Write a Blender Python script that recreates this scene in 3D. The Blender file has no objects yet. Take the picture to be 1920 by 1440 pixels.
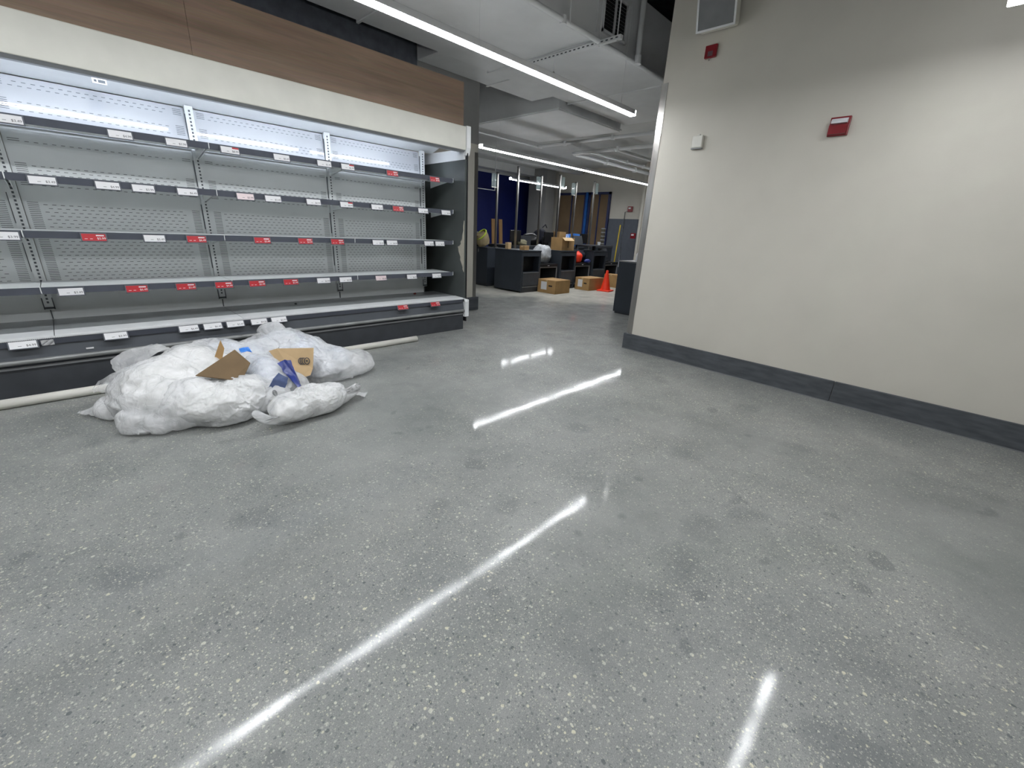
import bpy, bmesh, math, random
from mathutils import Vector, Matrix, noise
random.seed(7)
PI = math.pi
scene = bpy.context.scene
C = scene.collection

# ------------------------------------------------------------------ camera
cam_d = bpy.data.cameras.new('camera')
cam = bpy.data.objects.new('camera', cam_d)
C.objects.link(cam)
cam_d.sensor_width = 36.0
cam_d.lens = 797.7 / 1920 * 36
cam_d.clip_start = 0.02
yaw, pit, rol = math.radians(43.741), math.radians(-19.828), math.radians(2.941)
fw = Vector((math.cos(pit) * math.cos(yaw), math.cos(pit) * math.sin(yaw), math.sin(pit)))
rt = Vector((math.sin(yaw), -math.cos(yaw), 0))
up = rt.cross(fw)
r2 = rt * math.cos(rol) + up * math.sin(rol)
u2 = -rt * math.sin(rol) + up * math.cos(rol)
m = Matrix((r2, u2, -fw)).transposed().to_4x4()
m.translation = Vector((0, 0, 1.2))
cam.matrix_world = m
scene.camera = cam

# ------------------------------------------------------------------ world, exposure
w = bpy.data.worlds.new('world')
scene.world = w
w.use_nodes = True
w.node_tree.nodes['Background'].inputs[0].default_value = (0.6, 0.65, 0.7, 1)
w.node_tree.nodes['Background'].inputs[1].default_value = 0.05
scene.view_settings.view_transform = 'Standard'
scene.view_settings.look = 'None'
scene.view_settings.gamma = 1.0
scene.view_settings.use_curve_mapping = False
scene.view_settings.exposure = 0.6
scene.cycles.max_bounces = 6
scene.cycles.diffuse_bounces = 3
scene.cycles.glossy_bounces = 2
scene.cycles.caustics_reflective = False
scene.cycles.caustics_refractive = False
scene.cycles.adaptive_threshold = 0.05
scene.cycles.transmission_bounces = 4
scene.cycles.transparent_max_bounces = 8
LINEAR_LIGHT = 37.0      # emission of the linear lamp lenses
CASE_LIGHT = 24.0        # emission of the lamp in the case canopy

# ------------------------------------------------------------------ materials
MATS = {}


def srgb(r, g, b):
    f = lambda v: (v / 255 / 12.92) if v / 255 <= 0.04045 else ((v / 255 + 0.055) / 1.055) ** 2.4
    return (f(r), f(g), f(b), 1)


def mat(name, col, rough=0.5, metal=0.0, var=0.08, scale=9.0, bump=0.0, bscale=60.0, spec=0.5, stretch=None, alpha=None):
    """plain procedural material: noise varies the colour a little, optional fine relief"""
    if name in MATS:
        return MATS[name]
    m = bpy.data.materials.new(name)
    m.use_nodes = True
    nt = m.node_tree
    b = nt.nodes['Principled BSDF']
    b.inputs['Roughness'].default_value = rough
    b.inputs['Metallic'].default_value = metal
    b.inputs['Specular IOR Level'].default_value = spec
    if alpha is not None:
        b.inputs['Alpha'].default_value = alpha
    tc = nt.nodes.new('ShaderNodeTexCoord')
    mp = nt.nodes.new('ShaderNodeMapping')
    nt.links.new(tc.outputs['Object'], mp.inputs[0])
    if stretch:
        mp.inputs['Scale'].default_value = stretch
    n = nt.nodes.new('ShaderNodeTexNoise')
    n.inputs['Scale'].default_value = scale
    n.inputs['Detail'].default_value = 5
    nt.links.new(mp.outputs[0], n.inputs['Vector'])
    r = nt.nodes.new('ShaderNodeValToRGB')
    c = col
    r.color_ramp.elements[0].color = tuple(max(0, v * (1 - var * 2)) for v in c[:3]) + (1,)
    r.color_ramp.elements[1].color = tuple(min(1, v * (1 + var * 2)) for v in c[:3]) + (1,)
    r.color_ramp.elements[0].position = 0.3
    r.color_ramp.elements[1].position = 0.7
    nt.links.new(n.outputs['Fac'], r.inputs[0])
    nt.links.new(r.outputs[0], b.inputs['Base Color'])
    if bump:
        n2 = nt.nodes.new('ShaderNodeTexNoise')
        n2.inputs['Scale'].default_value = bscale
        n2.inputs['Detail'].default_value = 3
        nt.links.new(mp.outputs[0], n2.inputs['Vector'])
        bp = nt.nodes.new('ShaderNodeBump')
        bp.inputs['Strength'].default_value = bump
        bp.inputs['Distance'].default_value = 0.01
        nt.links.new(n2.outputs['Fac'], bp.inputs['Height'])
        nt.links.new(bp.outputs[0], b.inputs['Normal'])
    MATS[name] = m
    return m


def emit(name, col, s):
    m = bpy.data.materials.new(name)
    m.use_nodes = True
    b = m.node_tree.nodes['Principled BSDF']
    b.inputs['Base Color'].default_value = (0.9, 0.9, 0.9, 1)
    b.inputs['Emission Color'].default_value = col + (1,)
    b.inputs['Emission Strength'].default_value = s
    MATS[name] = m
    return m


def N(nt, kind, **kw):
    n = nt.nodes.new(kind)
    for k, v in kw.items():
        n.inputs[k].default_value = v
    return n


def floor_material():
    m = bpy.data.materials.new('polished_concrete')
    m.use_nodes = True
    nt = m.node_tree
    L = nt.links.new
    b = nt.nodes['Principled BSDF']
    tc = N(nt, 'ShaderNodeTexCoord')
    pos = tc.outputs['Object']

    def ramp(inp, p0, p1, c0=(0, 0, 0, 1), c1=(1, 1, 1, 1)):
        r = nt.nodes.new('ShaderNodeValToRGB')
        r.color_ramp.elements[0].position = p0
        r.color_ramp.elements[1].position = p1
        r.color_ramp.elements[0].color = c0
        r.color_ramp.elements[1].color = c1
        L(inp, r.inputs[0])
        return r.outputs[0]

    def noi(scale, detail=4, rough=0.5, off=0.0):
        mp = N(nt, 'ShaderNodeMapping')
        mp.inputs['Location'].default_value = (off, off * 1.7, off * 0.3)
        L(pos, mp.inputs[0])
        n = N(nt, 'ShaderNodeTexNoise', Scale=scale, Detail=detail, Roughness=rough)
        L(mp.outputs[0], n.inputs['Vector'])
        return n.outputs['Fac']

    def mix(fac, a, c, kind='MIX'):
        x = nt.nodes.new('ShaderNodeMix')
        x.data_type = 'RGBA'
        x.blend_type = kind
        if isinstance(fac, float):
            x.inputs[0].default_value = fac
        else:
            L(fac, x.inputs[0])
        for s, v in ((6, a), (7, c)):
            if isinstance(v, tuple):
                x.inputs[s].default_value = v
            else:
                L(v, x.inputs[s])
        return x.outputs[2]

    def math_(op, a, c):
        x = nt.nodes.new('ShaderNodeMath')
        x.operation = op
        for s, v in ((0, a), (1, c)):
            if isinstance(v, (int, float)):
                x.inputs[s].default_value = v
            else:
                L(v, x.inputs[s])
        return x.outputs[0]
    # cement paste
    base = ramp(noi(1.6, 5, 0.68), 0.3, 0.7, srgb(121, 124, 123), srgb(159, 160, 157))
    base = mix(ramp(noi(420, 0, 0.6), 0.35, 0.65), base, mix(0.45, base, srgb(102, 105, 104)))
    # dark damp blotches with their own shape
    bl = ramp(noi(2.1, 2, 0.45, 3.3), 0.63, 0.70)
    base = mix(math_('MULTIPLY', bl, 0.5), base, srgb(100, 104, 105))
    bl2 = ramp(noi(5.5, 1.5, 0.3, 9.1), 0.70, 0.74)
    base = mix(math_('MULTIPLY', bl2, 0.45), base, srgb(92, 96, 98))
    # where the grinder bit deeper the stones show more
    expo = ramp(noi(0.9, 3, 0.55, 5.2), 0.36, 0.58)

    def chips(scale, thr, off, colors, amount):
        mp = N(nt, 'ShaderNodeMapping')
        mp.inputs['Location'].default_value = (off, -off, 0)
        L(pos, mp.inputs[0])
        wv = N(nt, 'ShaderNodeTexNoise', Scale=scale * 1.3, Detail=1)
        L(mp.outputs[0], wv.inputs['Vector'])
        add = nt.nodes.new('ShaderNodeMix')
        add.data_type = 'RGBA'
        add.blend_type = 'ADD'
        add.inputs[0].default_value = 0.35 / scale
        L(mp.outputs[0], add.inputs[6])
        L(wv.outputs['Color'], add.inputs[7])
        v = N(nt, 'ShaderNodeTexVoronoi', Scale=scale)
        v.voronoi_dimensions = '2D'
        L(add.outputs[2], v.inputs['Vector'])
        sep = nt.nodes.new('ShaderNodeSeparateColor')
        L(v.outputs['Color'], sep.inputs[0])
        # random radius for each stone; many cells hold none
        rad = math_('MULTIPLY', math_('MULTIPLY', math_('GREATER_THAN', sep.outputs[1], 1 - amount), thr),
                    math_('ADD', math_('MULTIPLY', sep.outputs[2], 0.7), 0.3))
        msk = math_('MULTIPLY', math_('SUBTRACT', rad, v.outputs['Distance']), 14.0)
        msk.node.use_clamp = True
        cr = nt.nodes.new('ShaderNodeValToRGB')
        cr.color_ramp.interpolation = 'CONSTANT'
        els = cr.color_ramp.elements
        els[0].position = 0
        els[0].color = colors[0]
        els[1].position = 1 / len(colors)
        els[1].color = colors[1]
        for i, cc in enumerate(colors[2:], 2):
            e = els.new(i / len(colors))
            e.color = cc
        L(sep.outputs[0], cr.inputs[0])
        return msk, cr.outputs[0]
    stones = [srgb(212, 210, 196), srgb(88, 93, 98), srgb(178, 176, 166), srgb(112, 116, 116), srgb(222, 216, 190),
              srgb(70, 76, 82), srgb(146, 148, 146), srgb(196, 193, 184), srgb(100, 104, 104)]
    for sc_, thr, off, am, k in ((58, 0.38, 1.1, 0.24, 0.7), (105, 0.42, 4.7, 0.40, 0.58), (190, 0.46, 8.3, 0.6, 0.42)):
        msk, colr = chips(sc_, thr, off, stones, am)
        f = math_('MULTIPLY', math_('MULTIPLY', msk, math_('ADD', math_('MULTIPLY', expo, 0.75), 0.25)), k)
        base = mix(f, base, colr)
    # pale unpolished slab further in, with a ragged border
    sep = nt.nodes.new('ShaderNodeSeparateXYZ')
    L(pos, sep.inputs[0])
    edge = math_('ADD', math_('ADD', math_('MULTIPLY', sep.outputs[0], 0.847), math_('MULTIPLY', sep.outputs[1], 0.531)), math_('MULTIPLY', noi(1.3, 3, 0.65, 2.0), 1.3))
    pale = ramp(math_('MULTIPLY', math_('SUBTRACT', edge, 8.45), 1.0), 0.0, 0.5)
    streak = ramp(noi(3.0, 4, 0.7, 6.0), 0.35, 0.7, srgb(168, 168, 160), srgb(204, 202, 193))
    base = mix(pale, base, streak)
    L(base, b.inputs['Base Color'])
    # polish: matt stone under a thin glossy sealer
    b.inputs['Roughness'].default_value = 0.45
    b.inputs['Specular IOR Level'].default_value = 0.3
    cw = mix(pale, ramp(noi(6, 2, 0.6, 1.9), 0.35, 0.65, (0.16, 0.16, 0.16, 1), (0.48, 0.48, 0.48, 1)), (0.08, 0.08, 0.08, 1))
    L(cw, b.inputs['Coat Weight'])
    rg = ramp(noi(4.2, 2, 0.6, 7.7), 0.3, 0.7, (0.045, 0.045, 0.045, 1), (0.09, 0.09, 0.09, 1))
    L(rg, b.inputs['Coat Roughness'])
    cb = N(nt, 'ShaderNodeBump', Strength=0.05, Distance=0.01)
    L(noi(4.5, 1.5, 0.5), cb.inputs['Height'])
    L(cb.outputs[0], b.inputs['Coat Normal'])
    return m


def wood_material():
    m = bpy.data.materials.new('oak_laminate')
    m.use_nodes = True
    nt = m.node_tree
    L = nt.links.new
    b = nt.nodes['Principled BSDF']
    tc = N(nt, 'ShaderNodeTexCoord')
    mp = N(nt, 'ShaderNodeMapping')
    mp.inputs['Scale'].default_value = (0.7, 1, 9)
    L(tc.outputs['Object'], mp.inputs[0])
    n1 = N(nt, 'ShaderNodeTexNoise', Scale=1.6, Detail=6, Roughness=0.6, Distortion=0.6)
    L(mp.outputs[0], n1.inputs['Vector'])
    r = nt.nodes.new('ShaderNodeValToRGB')
    e = r.color_ramp.elements
    e[0].position, e[0].color = 0.25, srgb(112, 92, 75)
    e[1].position, e[1].color = 0.75, srgb(146, 122, 101)
    L(n1.outputs['Fac'], r.inputs[0])
    mp2 = N(nt, 'ShaderNodeMapping')
    mp2.inputs['Scale'].default_value = (3, 1, 220)
    L(tc.outputs['Object'], mp2.inputs[0])
    n2 = N(nt, 'ShaderNodeTexNoise', Scale=1.0, Detail=3)
    L(mp2.outputs[0], n2.inputs['Vector'])
    x = nt.nodes.new('ShaderNodeMix')
    x.data_type = 'RGBA'
    x.blend_type = 'OVERLAY'
    x.inputs[0].default_value = 0.25
    L(r.outputs[0], x.inputs[6])
    L(n2.outputs['Color'], x.inputs[7])
    L(x.outputs[2], b.inputs['Base Color'])
    b.inputs['Roughness'].default_value = 0.5
    return m


def film_material(name, lo, hi, tint=(0.88, 0.9, 0.92), blue=0.0):
    """thin milky plastic film: part see-through, part white, shiny creases"""
    m = bpy.data.materials.new(name)
    m.use_nodes = True
    nt = m.node_tree
    L = nt.links.new
    b = nt.nodes['Principled BSDF']
    out = nt.nodes['Material Output']
    b.inputs['Roughness'].default_value = 0.22
    b.inputs['Specular IOR Level'].default_value = 0.6
    tc = N(nt, 'ShaderNodeTexCoord')
    n = N(nt, 'ShaderNodeTexNoise', Scale=7.0, Detail=5, Roughness=0.6, Distortion=0.8)
    L(tc.outputs['Object'], n.inputs['Vector'])
    r = nt.nodes.new('ShaderNodeValToRGB')
    e = r.color_ramp.elements
    e[0].position, e[0].color = 0.3, (tint[0] * 0.86, tint[1] * 0.86, tint[2] * 0.85, 1)
    e[1].position, e[1].color = 0.6, (0.95, 0.955, 0.96, 1)
    L(n.outputs['Fac'], r.inputs[0])
    L(r.outputs[0], b.inputs['Base Color'])
    n3 = N(nt, 'ShaderNodeTexNoise', Scale=15.0, Detail=1.5, Roughness=0.5, Distortion=2.5)
    L(tc.outputs['Object'], n3.inputs['Vector'])
    bp = N(nt, 'ShaderNodeBump', Strength=0.5, Distance=0.02)
    L(n3.outputs['Fac'], bp.inputs['Height'])
    L(bp.outputs[0], b.inputs['Normal'])
    n2 = N(nt, 'ShaderNodeTexNoise', Scale=5.0, Detail=3, Distortion=0.5)
    L(tc.outputs['Object'], n2.inputs['Vector'])
    mr = nt.nodes.new('ShaderNodeMapRange')
    mr.inputs['From Min'].default_value = 0.3
    mr.inputs['From Max'].default_value = 0.7
    mr.inputs['To Min'].default_value = lo
    mr.inputs['To Max'].default_value = hi
    L(n2.outputs['Fac'], mr.inputs['Value'])
    tl = nt.nodes.new('ShaderNodeBsdfTranslucent')
    tl.inputs[0].default_value = (0.9, 0.92, 0.94, 1)
    mx0 = nt.nodes.new('ShaderNodeMixShader')
    mx0.inputs[0].default_value = 0.15
    L(b.outputs[0], mx0.inputs[1])
    L(tl.outputs[0], mx0.inputs[2])
    tr = nt.nodes.new('ShaderNodeBsdfTransparent')
    mx = nt.nodes.new('ShaderNodeMixShader')
    L(mr.outputs[0], mx.inputs[0])
    L(tr.outputs[0], mx.inputs[1])
    L(mx0.outputs[0], mx.inputs[2])
    L(mx.outputs[0], out.inputs['Surface'])
    return m


M_FLOOR = floor_material()
M_WOOD = wood_material()
M_FILM = film_material('milky_film', 0.45, 0.85)
M_FILM2 = film_material('clear_film', 0.28, 0.7)
M_LOOSE = film_material('loose_film', 0.3, 0.65)
M_STUFFW = mat('crumpled_white_packing', srgb(240, 240, 236), 0.6, var=0.05, scale=9)
M_STUFFB = mat('mixed_pale_packing', srgb(206, 212, 222), 0.5, var=0.16, scale=8)
M_WALL = mat('cream_paint', srgb(210, 206, 195), 0.65, var=0.015, scale=2.5, bump=0.05, bscale=160)
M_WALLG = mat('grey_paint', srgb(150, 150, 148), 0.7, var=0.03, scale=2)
M_BLUE = mat('blue_paint', srgb(8, 26, 96), 0.6, var=0.04, scale=2)
M_DADO = mat('slate_paint', srgb(92, 98, 108), 0.6, var=0.03)
M_CEIL = mat('white_ceiling_paint', srgb(214, 216, 215), 0.7, var=0.02, scale=3, bump=0.08, bscale=40)
M_DUCT = mat('painted_duct', srgb(236, 238, 239), 0.55, var=0.03, scale=2.2)
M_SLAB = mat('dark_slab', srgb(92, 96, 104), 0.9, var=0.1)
M_BASE = mat('scuffed_black_rubber', srgb(78, 82, 87), 0.55, var=0.14, scale=2.2, stretch=(1, 3, 14))
M_CHROME = mat('brushed_steel', srgb(190, 188, 184), 0.28, 1.0, var=0.05, scale=3, stretch=(30, 30, 0.6))
M_WHITE = mat('white_enamel', srgb(234, 236, 237), 0.35, var=0.015)
M_PANEL = mat('glossy_white_panel', srgb(190, 194, 200), 0.03, var=0.01, scale=3, spec=1.0)
M_PANELM = mat('grey_white_panel', srgb(230, 234, 235), 0.4, var=0.02, scale=3)
M_SLOT = mat('dark_slot', srgb(96, 101, 106), 0.8, var=0.02)
M_CREAM = mat('cream_enamel', srgb(214, 213, 203), 0.35, var=0.025, scale=5)
M_CHAR = mat('charcoal_enamel', srgb(84, 88, 94), 0.4, var=0.06, scale=4)
M_CHARD = mat('dark_charcoal', srgb(62, 65, 70), 0.45, var=0.06)
M_RAIL = mat('grey_price_rail', srgb(84, 88, 98), 0.4, var=0.04)
M_GREY = mat('grey_plastic', srgb(128, 130, 132), 0.4, var=0.04)
M_BUMP = mat('bumper_grey', srgb(140, 142, 142), 0.35, 0.3, var=0.06)
M_DECK = mat('deck_steel', srgb(150, 154, 156), 0.35, 0.2, var=0.04, scale=5)
M_TAGW = mat('tag_white', srgb(228, 228, 230), 0.4, var=0.01)
M_TAGP = mat('tag_pink', srgb(232, 214, 216), 0.4, var=0.01)
M_TAGR = mat('tag_red', srgb(186, 30, 42), 0.4, var=0.03)
M_TAGF = mat('tag_frame', srgb(88, 92, 100), 0.45, var=0.02)
M_INK = mat('print_ink', srgb(70, 70, 76), 0.6, var=0.02)
M_CARD = mat('cardboard', srgb(172, 138, 92), 0.8, var=0.06, scale=6, bump=0.1, bscale=90)
M_CARDL = mat('pale_cardboard', srgb(196, 168, 128), 0.8, var=0.05, scale=6)
M_CARDD = mat('brown_cardboard', srgb(112, 92, 66), 0.85, var=0.05, scale=8)
M_RED = mat('fire_red', srgb(132, 20, 32), 0.35, var=0.04)
M_ORANGE = mat('cone_orange', srgb(255, 62, 28), 0.5, var=0.04)
M_COUNTER = mat('checkout_graphite', srgb(52, 58, 66), 0.45, var=0.06, scale=3)
M_BLACK = mat('black_plastic', srgb(20, 21, 24), 0.4, var=0.1)
M_NAVY = mat('navy_fabric', srgb(24, 26, 40), 0.9, var=0.12, bump=0.2)
M_BLUEP = mat('blue_plastic', srgb(52, 120, 205), 0.3, var=0.12)
M_BLUET = mat('blue_tape', srgb(34, 52, 128), 0.3, var=0.12)
M_YEL = mat('yellow_plastic', srgb(196, 170, 40), 0.45, var=0.05)
M_PVC = mat('white_pvc', srgb(232, 230, 222), 0.4, var=0.02, scale=4)
M_PAPER = mat('kraft_paper', srgb(120, 100, 76), 0.8, var=0.06, scale=2)
M_TAN = mat('tan_canvas', srgb(150, 136, 104), 0.9, var=0.1, bump=0.2)
M_LIME = mat('lime_fabric', srgb(176, 196, 70), 0.8, var=0.08)
M_GBAG = mat('grey_film', srgb(176, 180, 184), 0.3, var=0.15, scale=14)
M_WOODP = mat('plain_plank', srgb(150, 116, 72), 0.7, var=0.08, stretch=(20, 20, 1))
M_ACR = mat('acrylic', srgb(196, 216, 216), 0.08, var=0.01, alpha=0.35)
M_LENS = emit('lamp_lens', (0.955, 0.975, 1.0), LINEAR_LIGHT)
M_CLED = emit('case_lamp_lens', (0.80, 0.86, 1.0), CASE_LIGHT)


# ------------------------------------------------------------------ mesh helpers
class MB:
    def __init__(s):
        s.v, s.f, s.mi, s.sm = [], [], [], []

    def add(s, vs, fs, mi=0, sm=False):
        o = len(s.v)
        s.v += [tuple(v) for v in vs]
        for f in fs:
            s.f.append(tuple(i + o for i in f))
            s.mi.append(mi)
            s.sm.append(sm)
        return s

    def box(s, x0, x1, y0, y1, z0, z1, mi=0, b=0.0):
        if b <= 0:
            vs = [(x, y, z) for z in (z0, z1) for y in (y0, y1) for x in (x0, x1)]
            return s.add(vs, [(0, 2, 3, 1), (4, 5, 7, 6), (0, 1, 5, 4), (2, 6, 7, 3), (0, 4, 6, 2), (1, 3, 7, 5)], mi)
        bm = bmesh.new()
        bmesh.ops.create_cube(bm, size=1)
        for v in bm.verts:
            v.co = Vector(((x0 + x1) / 2 + v.co.x * (x1 - x0), (y0 + y1) / 2 + v.co.y * (y1 - y0), (z0 + z1) / 2 + v.co.z * (z1 - z0)))
        bmesh.ops.bevel(bm, geom=bm.edges[:], offset=b, segments=2, profile=0.5, affect='EDGES')
        bm.verts.index_update()
        s.add([v.co for v in bm.verts], [[v.index for v in f.verts] for f in bm.faces], mi)
        bm.free()
        return s

    def prism(s, poly, axis, a0, a1, mi=0):
        """extrude a 2D polygon along an axis ('x': poly=(y,z); 'y': (x,z); 'z': (x,y))"""
        def p(q, a):
            return {'x': (a, q[0], q[1]), 'y': (q[0], a, q[1]), 'z': (q[0], q[1], a)}[axis]
        n = len(poly)
        vs = [p(q, a0) for q in poly] + [p(q, a1) for q in poly]
        fs = [tuple(range(n))[::-1], tuple(range(n, 2 * n))] + [(i, (i + 1) % n, n + (i + 1) % n, n + i) for i in range(n)]
        return s.add(vs, fs, mi)

    def tube(s, pts, r, seg=10, mi=0, cap=True, rad=None):
        pts = [Vector(p) for p in pts]
        vs, fs = [], []
        for i, p in enumerate(pts):
            d = (pts[min(i + 1, len(pts) - 1)] - pts[max(i - 1, 0)]).normalized()
            a = d.cross(Vector((0, 0, 1)))
            if a.length < 1e-3:
                a = Vector((1, 0, 0))
            a.normalize()
            c = d.cross(a)
            rr = rad[i] if rad else r
            for k in range(seg):
                t = 2 * PI * k / seg
                vs.append(p + (a * math.cos(t) + c * math.sin(t)) * rr)
        for i in range(len(pts) - 1):
            for k in range(seg):
                fs.append((i * seg + k, i * seg + (k + 1) % seg, (i + 1) * seg + (k + 1) % seg, (i + 1) * seg + k))
        s.add(vs, fs, mi, True)
        if cap:
            s.add(vs[:seg], [tuple(range(seg))[::-1]], mi)
            s.add(vs[-seg:], [tuple(range(seg))], mi)
        return s

    def lathe(s, c, prof, seg=20, mi=0):
        vs, fs = [], []
        for r, z in prof:
            for k in range(seg):
                t = 2 * PI * k / seg
                vs.append((c[0] + r * math.cos(t), c[1] + r * math.sin(t), c[2] + z))
        for i in range(len(prof) - 1):
            for k in range(seg):
                fs.append((i * seg + k, i * seg + (k + 1) % seg, (i + 1) * seg + (k + 1) % seg, (i + 1) * seg + k))
        s.add(vs, fs, mi, True)
        s.add(vs[:seg], [tuple(range(seg))[::-1]], mi)
        s.add(vs[-seg:], [tuple(range(seg))], mi)
        return s

    def xf(s, M, start=0):
        s.v = s.v[:start] + [tuple(M @ Vector(v)) for v in s.v[start:]]
        return s

    def mesh(s, name, mats):
        me = bpy.data.meshes.new(name)
        me.from_pydata(s.v, [], s.f)
        for mm in (mats if isinstance(mats, (list, tuple)) else [mats]):
            me.materials.append(mm)
        me.polygons.foreach_set('material_index', s.mi)
        me.polygons.foreach_set('use_smooth', s.sm)
        me.update()
        return me

    def build(s, name, mats, parent=None, **kw):
        return link(name, s.mesh(name, mats), parent, **kw)


def link(name, me, parent=None, label=None, cat=None, group=None, kind=None, loc=None, rot=None):
    o = bpy.data.objects.new(name, me)
    C.objects.link(o)
    if parent:
        o.parent = parent
    if loc is not None:
        o.location = loc
    if rot is not None:
        o.rotation_euler = rot
    if label:
        o['label'] = label
    if cat:
        o['category'] = cat
    if group:
        o['group'] = group
    if kind:
        o['kind'] = kind
    return o


def thing(name, label, cat, loc=(0, 0, 0), rz=0, group=None, kind=None):
    o = link(name, None, None, label, cat, group, kind, loc, (0, 0, rz))
    o.empty_display_size = 0.1
    return o


def shell(name, mb, mats, label=None, **kw):
    return mb.build(name, mats, None, kind='structure', label=label, **kw)


def frame_box(mb, x0, x1, y0, y1, z0, z1, t, mi=0):
    """open picture frame in an xz plane"""
    mb.box(x0, x1, y0, y1, z0, z0 + t, mi).box(x0, x1, y0, y1, z1 - t, z1, mi)
    mb.box(x0, x0 + t, y0, y1, z0 + t, z1 - t, mi).box(x1 - t, x1, y0, y1, z0 + t, z1 - t, mi)
    return mb


# ------------------------------------------------------------------ the room
ZC = 4.0
XF, YB = 12.0, 11.07
YW = 5.1                       # wall behind the refrigerated case
W0 = Vector((4.30, 2.354, 0))  # end of the right-hand wall
WA = math.atan2(-0.049, -0.999)  # its run, nearly -Y
WX = Vector((-0.049, -0.999, 0))
WN = Vector((-0.999, 0.049, 0))  # towards the room


def wmat():
    """frame on the right wall: local x along the wall from its free end, local y out into the room, z up"""
    return Matrix(((WX.x, WN.x, 0, W0.x), (WX.y, WN.y, 0, W0.y), (0, 0, 1, 0), (0, 0, 0, 1)))


WM = wmat()
shell('floor', MB().add([(-4, -4, 0), (XF + .2, -4, 0), (XF + .2, YB + .2, 0), (-4, YB + .2, 0)], [(0, 1, 2, 3)]), M_FLOOR, 'polished grey concrete floor with exposed stone chips')
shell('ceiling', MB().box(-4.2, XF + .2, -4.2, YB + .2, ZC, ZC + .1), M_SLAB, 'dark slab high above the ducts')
shell('wall_right', MB().box(0, 6.6, -.16, 0, 0, ZC).xf(WM), M_WALL, 'plain cream painted wall on the right')
shell('wall_back', MB().box(-4.2, 4.40, YW, YW + .18, 0, ZC).box(-4.0, 3.42, YW - .01, YW, 2.62, ZC, 1).box(3.42, 4.402, YW - .006, YW, 2.3, ZC, 2), [M_WALL, M_SLAB, M_WALLG], 'cream wall behind the refrigerated case')  # grey strip by the fascia has shade painted in; dark sheet stands for void
shell('wall_left', MB().box(-4.2, -4.0, -4.2, YW, 0, ZC), M_WALL)
shell('wall_behind', MB().box(-4.0, 4.4, -4.2, -4.0, 0, ZC), M_WALL)
shell('wall_side', MB().box(4.5, XF, 0.9, 1.05, 0, ZC), M_WALLG)
shell('wall_partition', MB().box(4.25, 4.40, YW + .18, YB, 0, ZC), M_WALLG)
shell('wall_blue', MB().box(4.4, XF, YB, YB + .15, 0, ZC, 0).box(4.4, XF, YB - .01, YB, 2.88, 3.1, 1), [M_BLUE, M_CEIL], 'deep blue wall at the back of the checkout area')
wf = shell('wall_far', MB().box(XF, XF + .15, .9, YB + .15, 0, ZC, 0).box(XF - .012, XF, .9, 7.73, 0, 1.68, 1), [M_WALL, M_DADO], 'far wall with slate grey lower half')
shell('ceiling_rear', MB().box(7.34, XF, 1.05, YB, 3.10, 3.2).box(4.4, 7.34, 6.6, YB, 3.10, 3.2), M_CEIL, 'white ceiling over the checkouts')

# baseboard in two lengths, wrapping the wall's free end
bb = link('baseboard_right', None, None, 'black scuffed rubber baseboard along the cream wall', kind='structure')
for a, c in ((-0.035, 1.965), (1.968, 4.6), (4.603, 6.6)):
    MB().box(a, c, 0.0, .022, 0, .176, b=.004).xf(WM).build('board', M_BASE, bb)
MB().box(-.035, -.012, -.19, .0, 0, .176).xf(WM).build('board', M_BASE, bb)
MB().box(-.035, 6.6, .022, .027, 0, .006).xf(WM).build('sealant_bead', M_GREY, bb)
bk = link('baseboard_back', None, None, 'black baseboard block at the wall end beside the case', kind='structure')
MB().box(3.5, 4.44, YW - .03, YW, 0, .2, b=.005).build('board', M_BASE, bk)
MB().box(4.41, 4.44, YW, YW + .22, 0, .2, b=.005).build('board', M_BASE, bk)
# steel corner guards
g = MB().box(-.006, .055, 0, .004, .176, 2.56).box(-.010, -.006, -.17, .004, .176, 2.56).xf(WM)
shell('trim_1', g, M_CHROME, 'tall brushed steel corner guard on the cream wall end')
g = MB().box(4.34, 4.404, YW - .004, YW, .2, 2.2).box(4.40, 4.404, YW, YW + .18, .2, 2.2)
shell('trim_2', g, M_CHROME, 'steel corner guard on the wall end beside the case')

# far windows: brown papered panes in blue frames
for i, (y0, y1) in enumerate(((8.62, 9.75), (7.74, 8.52)), 1):
    fr = MB()
    T = .07
    for a in ((y0, y1, .5, .5 + T), (y0, y1, 2.43 - T, 2.43)):
        fr.box(XF - .06, XF, a[0], a[1], a[2], a[3])
    fr.box(XF - .06, XF, y0, y0 + T, .5, 2.43).box(XF - .06, XF, y1 - T, y1, .5, 2.43)
    wn = shell('window_%d' % i, fr, mat('blue_frame', srgb(44, 52, 92), 0.5, var=.05), 'blue framed window papered over in brown, %s' % ('left of the bright blue mullion' if i == 1 else 'next to the white wall'))
    MB().box(XF - .03, XF - .02, y0 + T, y1 - T, .5 + T, 2.36).build('pane', M_PAPER, wn)
    ym = (y0 + y1) / 2
    MB().box(XF - .05, XF - .03, ym - .02, ym + .02, .57, 2.36).build('mullion', mat('blue_frame', None), wn)
MB().box(XF - .10, XF - .05, 8.53, 8.61, 0, 2.43).build('mullion', mat('bright_blue_metal', srgb(40, 96, 170), .4, var=.05), wn)
gp = shell('trim_3', MB().box(11.3, 11.75, 9.75, 10.5, 0, 3.1).box(11.28, 11.77, 9.73, 10.52, 0, .15), M_WALLG, 'wide grey pillar between blue wall and papered windows')
shell('trim_4', MB().box(11.6, 12, 6.35, 6.5, 0, 3.1).box(11.55, 11.6, 6.4, 6.46, 0, 3.1), M_WALL, 'pale pipe chase at the edge of the far wall')

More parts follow.
